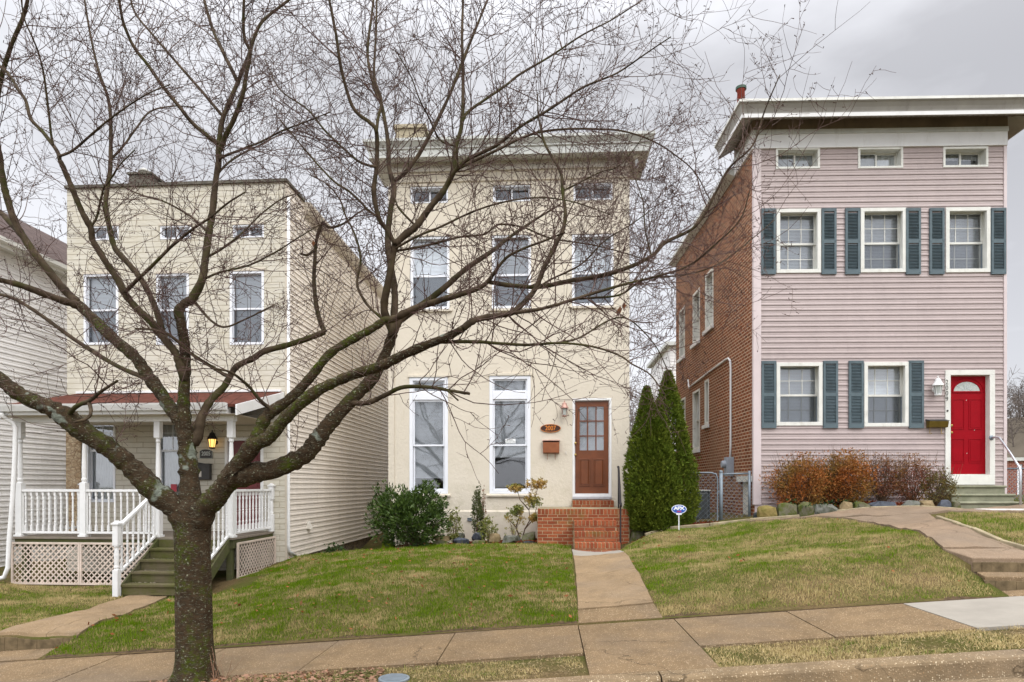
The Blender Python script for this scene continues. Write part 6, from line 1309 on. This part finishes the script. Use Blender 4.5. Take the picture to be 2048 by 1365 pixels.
limb([(472,162),(451,114),(427,62),(410,7),(400,-40)], 5, 3, .3)
limb([(430,340),(440,318),(482,300),(527,282),(565,262),(610,245),(660,225)], 3.5, 1.4, -.9)
limb([(436,352),(452,330),(480,310),(520,290),(560,270),(600,262)], 3, 1.2, .5)
limb([(366,760),(358,725),(350,704),(323,671),(303,644),(270,613),(249,586),(236,559),(216,529),(199,502),(185,479),(182,455),(165,425),(148,384),(131,344),(120,322)], 10, 6, -.4)
limb([(120,322),(114,303),(86,265),(62,238),(52,203),(34,176),(10,141),(-30,120)], 5, 3, .4)
limb([(108,290),(103,275),(96,213),(86,138),(69,83),(50,40),(40,-20)], 3, 1.6, -.5)
limb([(345,700),(336,690),(327,671),(313,623),(297,586),(286,566),(270,543),(246,516),(229,495),(219,458),(211,411),(216,367),(221,320),(219,213),(196,138),(179,62),(169,0),(165,-40)], 0, 0, .7, rr=[8,7.5,7,6.5,5.5,5,4,3,2.4,2])
limb([(256,580),(275,560),(293,543),(320,516),(340,495),(381,462),(421,435),(450,410),(490,385)], 5, 2, -.7)
limb([(126,313),(150,298),(220,238),(293,189),(340,170)], 3.2, 1.5, -.8)
limb([(222,325),(245,295),(272,258),(300,224),(344,213),(390,215)], 3, 1.4, .7)
limb([(182,455),(195,430),(206,380),(216,367),(240,330),(270,300)], 3, 1.5, -.4)
limb([(145,848),(138,835),(150,815),(182,800),(200,785),(235,762)], 7, 3, -.5)
limb([(178,805),(182,825),(172,838),(150,845)], 5, 3, -.3, seed=False)
# stems out of the fork towards the right
limb([(392,880),(404,831),(425,797),(448,774),(472,735),(505,718),(529,703),(573,691),(617,677),(650,664)], 0, 0, .6, rr=[15,12,10,9,8,7.5,7.5,7,7,6.5])
limb([(650,664),(643,650),(633,613),(628,563),(630,519),(633,479),(645,445)], 6.5, 3.5, .3)
limb([(645,445),(660,455),(685,448),(710,430),(735,415)], 3.5, 1.5, -.3); limb([(633,500),(615,510),(602,508)], 3.5, 3, -.2, seed=False)
limb([(388,1070),(410,1020),(432,995),(455,965),(475,935),(497,905),(510,885)], 0, 0, -.35, mat=B, rr=[32,31,29,27,25,23,21], dens=.2)
limb([(500,905),(515,870),(528,840),(545,822),(581,797),(622,753),(659,708),(704,679),(740,660),(768,641)], 0, 0, .2, mat=B, rr=[18,16,15,14,13,12,11,10.5,10,9.5], dens=.5)
limb([(768,641),(790,637),(821,621),(882,601),(949,581),(976,564),(997,534),(1017,513),(1050,497),(1084,484),(1130,465)], 8, 2.5, -.8, rr=[9,8.5,8,7.5,7,6,4,3.5,3,2.5,2])
limb([(976,566),(1017,571),(1078,574),(1142,561),(1192,554),(1253,537),(1303,513),(1330,486),(1383,459),(1414,420),(1432,385),(1460,336),(1506,290),(1530,220),(1560,150)], 5.5, 1.4, -.4, rr=[5.5,5.5,5.5,5.5,5.5,5,4.5,4,3.5,3,2.6,2.2,1.8,1.3])
limb([(505,890),(530,880),(545,868),(581,826),(630,785),(675,762),(716,746),(762,732),(803,712),(840,696),(896,673),(925,658)], 0, 0, -.55, mat=B, rr=[18,17,15.5,14.5,14,13.5,13,13,12,11.5,10.5,9], dens=.6)
limb([(925,658),(950,641),(1000,631),(1027,624),(1067,584),(1088,537),(1108,496),(1125,463),(1131,429),(1125,382),(1121,345),(1091,291),(1078,240),(1075,190)], 8, 1.5, .5, rr=[8.5,8,7.5,7,6.5,6,5.5,5,4.5,4,3.5,3,2,1.5])
limb([(985,634),(1017,628),(1084,618),(1152,598),(1185,587),(1253,567),(1330,548),(1380,530),(1430,490),(1480,440),(1500,380)], 5, 1.3, -.5)
limb([(1150,598),(1185,596),(1240,590),(1290,560),(1380,548),(1450,520),(1550,440)], 3, 1, .3)
limb([(870,684),(896,684),(950,684),(1050,690),(1118,687),(1185,694),(1240,712),(1262,728),(1300,750),(1330,790)], 5, 1.4, -.7)
limb([(1118,687),(1160,675),(1220,640),(1260,640),(1310,690),(1335,740)], 2.6, 1.2, .3)
limb([(480,955),(510,945),(540,941),(581,925),(612,908),(630,885),(659,847),(704,798),(741,761),(768,715),(786,667)], 0, 0, .35, mat=B, rr=[23,20.5,19.5,19,18,15.5,14,13,12,11,10], dens=.4)
limb([(705,815),(735,806),(771,791),(808,775),(865,776),(900,782),(939,788)], 7, 3.5, -.7)
limb([(895,780),(910,795),(916,801)], 3, 2, -.2, seed=False)
limb([(786,667),(800,640),(842,611),(882,581),(933,537),(983,503),(1017,476),(1070,440),(1120,410)], 8, 2, .9, rr=[10,9,7.5,7,6.5,5,4,3,2])
limb([(786,667),(775,640),(768,614),(778,557),(788,503),(791,484)], 10, 8.5, -.2, mat='limb', rr=[10,9.5,9,8.5,8])
limb([(791,490),(775,462),(757,436),(747,382),(752,335),(752,267),(738,245),(720,232),(701,207),(682,137),(670,59),(658,0),(650,-40)], 6.5, 3, -.5)
limb([(752,267),(756,235),(762,200),(748,150),(752,59),(754,-30)], 4, 2.2, .3)
limb([(791,490),(810,470),(832,453),(865,409),(889,379),(909,335),(912,294),(924,246),(926,156),(924,78),(926,0),(926,-40)], 0, 0, .2, rr=[9,8.5,8,7,6,5,4.5,4,3.5,3,2.5])
limb([(889,379),(905,350),(936,320),(991,293),(1041,254),(1100,219),(1166,176),(1233,148),(1284,113),(1342,74)], 5, 1.4, -.9)
limb([(900,352),(912,340),(991,301),(1049,273),(1108,260),(1186,258),(1245,262),(1303,281),(1350,310),(1390,345),(1420,400)], 4, 1.2, .5)
limb([(924,246),(935,225),(959,207),(1010,172),(1041,148),(1100,113),(1166,70),(1225,39),(1285,0)], 3.8, 1.3, .4)
limb([(786,680),(790,600),(783,540),(775,486),(781,419),(788,379),(778,335),(776,284),(764,215),(752,187),(735,110),(745,20),(750,-40)], 0, 0, 1.1, rr=[9,9,8,7.5,7,6,5,4,3.5,3,2.5])
limb([(787,367),(805,350),(819,336),(850,289),(893,203),(932,105),(975,0),(990,-30)], 5.5, 2.5, .4)
limb([(795,500),(840,470),(882,453),(950,422),(1017,402),(1084,395),(1150,405),(1220,430)], 3.2, 1.2, -.9)
limb([(798,508),(848,493),(916,476),(966,470),(990,452),(1010,449),(1050,456),(1101,476),(1185,490),(1253,507),(1320,530)], 3.2, 1.3, .7)
limb([(757,436),(735,420),(722,405),(700,385),(670,365),(640,335),(610,300),(560,240)], 3.5, 1.5, -.3)
limb([(765,640),(735,610),(715,570),(722,520),(710,470),(690,430),(680,400),(655,370),(620,350)], 4, 1.5, .8)
limb([(752,335),(720,325),(690,300),(650,262),(615,220),(560,180),(530,120)], 3.4, 1.3, .5)
limb([(832,453),(800,420),(790,400)], 3, 2, -.1)
limb([(912,294),(880,280),(860,240),(840,200),(820,150),(790,100)], 2.6, 1.2, -.6)
limb([(445,748),(425,735),(400,720),(372,700),(340,672),(300,660),(270,658)], 5, 2.6, -.5)
limb([(545,822),(520,800),(495,770),(462,745),(430,738)], 5, 2.6, -.6)
limb([(411,516),(440,500),(480,470),(520,430),(560,400),(600,385)], 3.2, 1.3, .6)
limb([(404,560),(440,545),(500,530),(560,500),(590,480),(640,450)], 3, 1.3, -.6)
limb([(418,468),(390,440),(360,420),(320,400),(280,390),(220,360)], 3, 1.3, .5)
limb([(384,597),(420,640),(450,655),(490,640),(550,610)], 3.5, 1.4, -.6)
limb([(1067,584),(1100,560),(1160,530),(1210,480),(1260,450),(1330,400)], 2.6, 1, .4)
limb([(1125,382),(1150,370),(1200,345),(1240,330),(1290,270)], 2.2, .9, -.3)
limb([(1303,513),(1290,460),(1285,400),(1262,340),(1245,300)], 2.2, .9, .2)
# ---- twigs
def nrm(a): return a/(np.linalg.norm(a, axis=-1, keepdims=True)+1e-9)
def grow(P0, D, L_, n, wander, up, droop=0.0):
    P_ = [P0]; d = D.copy()
    for i in range(n):
        d = nrm(d + RS.randn(*d.shape)*wander*np.array([1, .8, 1]) + np.array([0, 0, up])); P_.append(P_[-1]+d*(L_/n)[:, None])
    return np.stack(P_, 1)
TV, TF, tk = [], [], 0
def tubes(P_, r0, r1, k=3):
    global tk
    n_, m, _ = P_.shape; T_ = np.gradient(P_, axis=1); T_ = nrm(T_); ref = np.tile(np.array([.3, .9, .2]), (n_, m, 1)); x = nrm(np.cross(T_, ref)); y = np.cross(T_, x)
    r = (r0[:, None]*(1-np.linspace(0, 1, m)[None])+r1[:, None]*np.linspace(0, 1, m)[None])[..., None]
    ring_ = np.stack([P_+(x*math.cos(2*math.pi*j/k)+y*math.sin(2*math.pi*j/k))*r for j in range(k)], 2)   # n,m,k,3
    idx = np.arange(n_*m*k).reshape(n_, m, k)+tk; F_ = []
    for j in range(k):
        j2 = (j+1) % k; F_.append(np.stack([idx[:, :-1, j], idx[:, :-1, j2], idx[:, 1:, j2], idx[:, 1:, j]], -1).reshape(-1, 4))
    TV.append(ring_.reshape(-1, 3)); TF.append(np.concatenate(F_)); tk += n_*m*k
P0, D0, R0, TT = [], [], [], []
for a, b, r, t, seg, dens in limb_pts:
    lam = seg*dens*(4.4+9.0*min(1, .008/max(r, .0025)))*(.4 if r > .04 else 1)*(.8 if a[2] > CZ+3.4 else 1)*(.6 if a[0] > 1.0 else 1)
    for _ in range(RS.poisson(lam)):
        u = RS.uniform(); P0.append(a+(b-a)*u); T_ = (b-a)/(np.linalg.norm(b-a)+1e-9); v = RS.randn(3)*np.array([1, .75, 1]); v -= T_*v.dot(T_); v /= np.linalg.norm(v)+1e-9
        D0.append(T_*RS.uniform(.35, 1.0)+v*.85+np.array([0, 0, .18])); R0.append(r)
P0 = np.array(P0); D0 = nrm(np.array(D0)); R0 = np.array(R0)
print('twig seeds', len(P0))
L0 = RS.uniform(.35, 1.0, len(P0))*np.where(R0 > .03, .7, 1.0); L0 = L0*np.clip(1.25-.14*np.maximum(0, P0[:, 0]), .55, 1.25); A0 = grow(P0, D0, L0, 9, .13, .05); r0 = np.clip(R0*.42, .0024, .0052)
def keep(A_):
    z = A_[..., 2].mean(1); x = A_[..., 0].mean(1); return (z > CZ+.30+.12*np.sin(x*2)) & (x < 3.3) & ~((x > 2.0) & (RS.uniform(size=len(x)) < .45))
k = keep(A0); A0, L0, r0 = A0[k], L0[k], r0[k]; tubes(A0, r0, r0*.4, 4)
def children(A_, L_, r_, per, lf, wander, up, n_, rmin, side=.85):
    N_, m, _ = A_.shape; T_ = nrm(np.gradient(A_, axis=1)); cnt = RS.poisson(per, N_); idx = np.repeat(np.arange(N_), cnt); u = RS.uniform(.12, 1, len(idx))*(m-1); i = np.minimum(u.astype(int), m-2); f = (u-i)[:, None]
    P_ = A_[idx, i]*(1-f)+A_[idx, i+1]*f; t_ = T_[idx, i]; v = RS.randn(len(idx), 3)*np.array([1, .8, 1]); v -= t_*(v*t_).sum(1)[:, None]; v = nrm(v)
    D = nrm(t_*RS.uniform(.3, .9, len(idx))[:, None]+v*side); L2 = L_[idx]*RS.uniform(*lf, len(idx)); B_ = grow(P_, D, L2, n_, wander, up); rr_ = np.maximum(r_[idx]*.6, rmin); return B_, L2, rr_
A1, L1, r1 = children(A0, L0, r0, 4.7, (.22, .62), .15, .04, 6, .0019); k = keep(A1); A1, L1, r1 = A1[k], L1[k], r1[k]; tubes(A1, r1, r1*.6)
A2, L2, r2 = children(A1, L1, r1, 2.7, (.2, .6), .2, .03, 4, .0016); k = keep(A2); A2, L2, r2 = A2[k], L2[k], r2[k]; tubes(A2, r2, r2*.7)
# buds at tips and along the twigs
for A_ in (A1, A2):
    n_ = len(A_); sel = RS.permutation(n_)[:int(n_*.8)]; i = RS.randint(1, A_.shape[1], len(sel)); p = A_[sel, i]; d = nrm(RS.randn(len(sel), 3)+np.array([0, 0, .6])); L_ = RS.uniform(.012, .028, len(sel))
    Bp = np.stack([p, p+d*L_[:, None]*.6, p+d*L_[:, None]], 1); tubes(Bp, np.full(len(sel), .0022), np.full(len(sel), .0044))
V = np.concatenate(TV)-TO; Fq = np.concatenate(TF); print('twig tubes', len(A0), len(A1), len(A2), 'verts', len(V))
tw = np_mesh('crown', V, Fq, M['twig'], TR, smooth=False)
# suckers at the foot
mb = MB()
for i in range(9):
    x = .2+RS.uniform(-.03, .12); y = RS.uniform(-.22, -.02); z = -.05; pts = [Vector((x, y, z))]; d = Vector((RS.uniform(-.5, .7), -.1, 1))
    for k in range(6): pts.append(pts[-1]+d*RS.uniform(.02, .085)); d += Vector((RS.uniform(-.25, .15), RS.uniform(-.1, .1), 0))
    mb.tube(pts, list(np.linspace(.0035, .0012, 7)), 5)
mb.build('sucker_shoots', M['dry_pink'], TR, smooth=True)
mb = MB()
for px, py, d in ((1240, 612, 5.9), (1248, 604, 5.9), (626, 480, 6.9), (1236, 618, 5.95)):
    p = Vector(W(px, py, d)); n0 = len(mb.v); mb.v += [tuple(p-Vector(TO)), tuple(p-Vector(TO)+Vector((.02, .01, -.03))), tuple(p-Vector(TO)+Vector((.0, 0, -.075))), tuple(p-Vector(TO)+Vector((-.018, .012, -.03)))]; mb.f.append((n0, n0+1, n0+2, n0+3))
mb.build('dead_leaf', M['fallen'], TR)

# ================================================================== the far distance on the right and between the houses
def far_tree(x, y, z, H_, wd, seed, label, group, n0=26, r=.16, tr=None):
    global TV, TF, tk
    TV, TF, tk = [], [], 0
    R = empty('bare_tree', (x, y, z)); tag(R, label, 'tree', group)
    a = grow(np.zeros((1, 3)), np.array([[0, 0, 1.]]), np.array([H_*.7]), 8, .05, .1); MB().tube([Vector(p) for p in a[0]], list(np.linspace(r, r*.3, 9)), 6).build('trunk', M['far_twig'], R)
    idx = RS.randint(1, 9, n0); P_ = a[0][idx]; D = nrm(RS.randn(n0, 3)*np.array([1, 1, .3])+np.array([0, 0, .9])); A_ = grow(P_, D, RS.uniform(.25, .5, n0)*H_*wd, 6, .15, .1); rr_ = np.full(n0, r*.28); tubes(A_, rr_, rr_*.3)
    B_, Lb, rb2 = children(A_, np.full(n0, H_*.35*wd), rr_, 7, (.3, .7), .2, .08, 4, r*.08); tubes(B_, rb2, rb2*.5); C2, Lc, rc = children(B_, Lb, rb2, 5, (.3, .6), .25, .05, 3, r*.055); tubes(C2, rc, rc)
    np_mesh('crown', np.concatenate(TV), np.concatenate(TF), M['far_twig'], R); return R
t0 = W(1284, 1000, 34); TRb = far_tree(t0[0], t0[1], 0, 6.5, 1.0, 1, 'pale bare tree far behind the gap right of the stucco house', None, r=.10)
t0 = W(1262, 1000, 42); far_tree(t0[0], t0[1], 0, 8.5, 1.0, 1, 'second bare tree deep in the gap, behind the pale one', None, r=.10)
# hill: a terrain ridge far to the right
hx = np.linspace(95, 330, 60); hy = np.linspace(140, 300, 24); HX, HY = np.meshgrid(hx, hy)
hz = (1-np.abs((HY-225)/85)**2).clip(0)*24*smooth(HX, 95, 150)+np.sin(HX*.05)*1.5-1.5; idx = np.arange(60*24).reshape(24, 60)
M['hill'] = plain('winter_hillside', (.12, .10, .075), .95, .3, .08)
tag(np_mesh('hill', np.stack([HX, HY, hz], -1), np.stack([idx[:-1, :-1], idx[:-1, 1:], idx[1:, 1:], idx[1:, :-1]], -1).reshape(-1, 4), M['hill'], smooth=True), kind='structure')
TV, TF, tk = [], [], 0
n_ = 420; X = RS.uniform(130, 240, n_); Y = RS.uniform(145, 235, n_); zz = (1-np.abs((Y-225)/85)**2).clip(0)*24*smooth(X, 95, 150)-2; Pn = np.c_[X, Y, zz]
A_ = grow(Pn, np.tile([0, 0, 1.], (n_, 1)), RS.uniform(9, 13, n_), 5, .06, .1); tubes(A_, np.full(n_, .22), np.full(n_, .05))
B_, Lb, rb2 = children(A_, np.full(n_, 11.), np.full(n_, .13), 16, (.25, .5), .15, .12, 3, .06); tubes(B_, rb2, rb2*.5); C2, Lc, rc = children(B_, Lb, rb2, 4, (.3, .6), .2, .1, 2, .045); tubes(C2, rc, rc)
M['far_wood'] = plain('grey_brown_woods', (.15, .125, .11), .95, .2, .2)
tag(np_mesh('hillside_woods', np.concatenate(TV), np.concatenate(TF), M['far_wood']), 'grey-brown leafless woods covering the distant hill at right', 'woods', kind='stuff')
# red brick building and roofs behind the pink house, at the right edge
b_ = W(2012, 1000, 30); R = empty('brick_building', (b_[0]-.6, b_[1], CZ-1.2)); tag(R, 'low red brick building with flat roof behind the right fence', 'building')
mb = MB(); wall_mesh(mb, 0, 9, 0, 2.35, [(1.1, 1.35, 0.3, 2.2), (2.4, 3.2, .9, 1.9)], .3, mfront); mb.box(0, .3, .3, 6, 0, 2.35); mb.box(8.7, 9, .3, 6, 0, 2.35); mb.box(.3, 8.7, 5.7, 6, 0, 2.35); mb.build('wall', M['brick_far'], R)
mb = MB(); mb.box(-.1, 9.1, -.1, 6.1, 2.351, 2.5); mb.build('roof', M['cornice'], R); mb = MB(); mb.box(1.102, 1.348, .05, .1, .302, 2.198); mb.box(2.402, 3.198, .05, .1, .902, 1.898); mb.build('window', M['white_pvc'], R)
b_ = W(2040, 960, 46); R = empty('distant_house', (b_[0]-3, b_[1], CZ-1)); tag(R, 'small grey-roofed house between the brick building and the hill', 'house')
mb = MB(); mb.box(0, 12, 0, 8, 0, 1.5); mb.build('wall', M['white_siding'], R); mb = MB(); mb.ext([(-.4, 1.501), (8.4, 1.501), (4, 2.6)], 'x', -.3, 12.3); mb.build('roof', M['roof_tar'], R)
# fence beside the concrete steps
o_ = F3.L(2022, 1010, .2); wx = F3.O[0]+F3.ex[0]*o_[0]; wy = F3.O[1]+F3.ex[1]*o_[0]+.3; R = empty('chain_link_fence', (wx, wy, h1(wx, wy)+.0)); tag(R, 'grey chain-link fence beyond the pipe handrail', 'fence')
zt_ = F3.L(2030, 938, .4)[1]+zb3-R.location.z
MB().tube([(-.06, 0, zt_), (3.5, 0, zt_)], .018, 8).build('top_rail', M['galv'], R, smooth=True)
for x in (-.04, 1.7, 3.4): MB().tube([(x, .01, -.1), (x, .01, zt_+.05)], .022, 8).build('post', M['galv'], R, smooth=True)
mb = MB(); chain(mb, -.04, 3.4, .03, zt_, 0, .07); mb.build('chain_link', M['galv'], R)
b_ = W(2010, 1022, 11.6); o = MB(); o.box(-.45, .8, -.05, .12, 0, .02); o = o.build('white_board', M['white'], None); o.location = (b_[0], b_[1], h1(b_[0], b_[1])+.05); tag(o, 'flat white board lying at the foot of the concrete steps', 'board')
# pale bay-fronted house behind the brick one
b_ = W(1340, 972, 27); R = empty('grey_house', (b_[0], b_[1], CZ-1.2)); tag(R, 'pale grey house just visible behind the brick side wall', 'house')
mb = MB(); siding(mb, 0, 2.2, 0, 7.0, [(.3, 1.1, 1.5, 3.3), (.3, 1.1, 4.4, 6.2)], .12, mfront); wall_mesh(mb, 0, 2.2, 0, 7.0, [(.3, 1.1, 1.5, 3.3), (.3, 1.1, 4.4, 6.2)], .2, mfront); mb.box(0, .2, .2, 5, 0, 7); mb.box(2, 2.2, .2, 5, 0, 7); mb.build('wall', M['white_siding'], R)
for z in (1.5, 4.4): mb = MB(); ring(mb, .3, 1.1, z, z+1.8, .06, -.02, .1); f = mb.build('window', M['white'], R); mb = MB(); mb.quad((.34, .06, z), (1.06, .06, z), (1.06, .06, z+1.8), (.34, .06, z+1.8)); mb.build('pane', M['glass'], f); mb = MB(); mb.box(.3, 1.1, .15, .18, z, z+1.8); mb.build('blind', M['blind'], f)
mb = MB(); mb.box(-.2, 2.3, -.2, 5.1, 7.001, 7.15); mb.build('roof', M['cornice'], R)
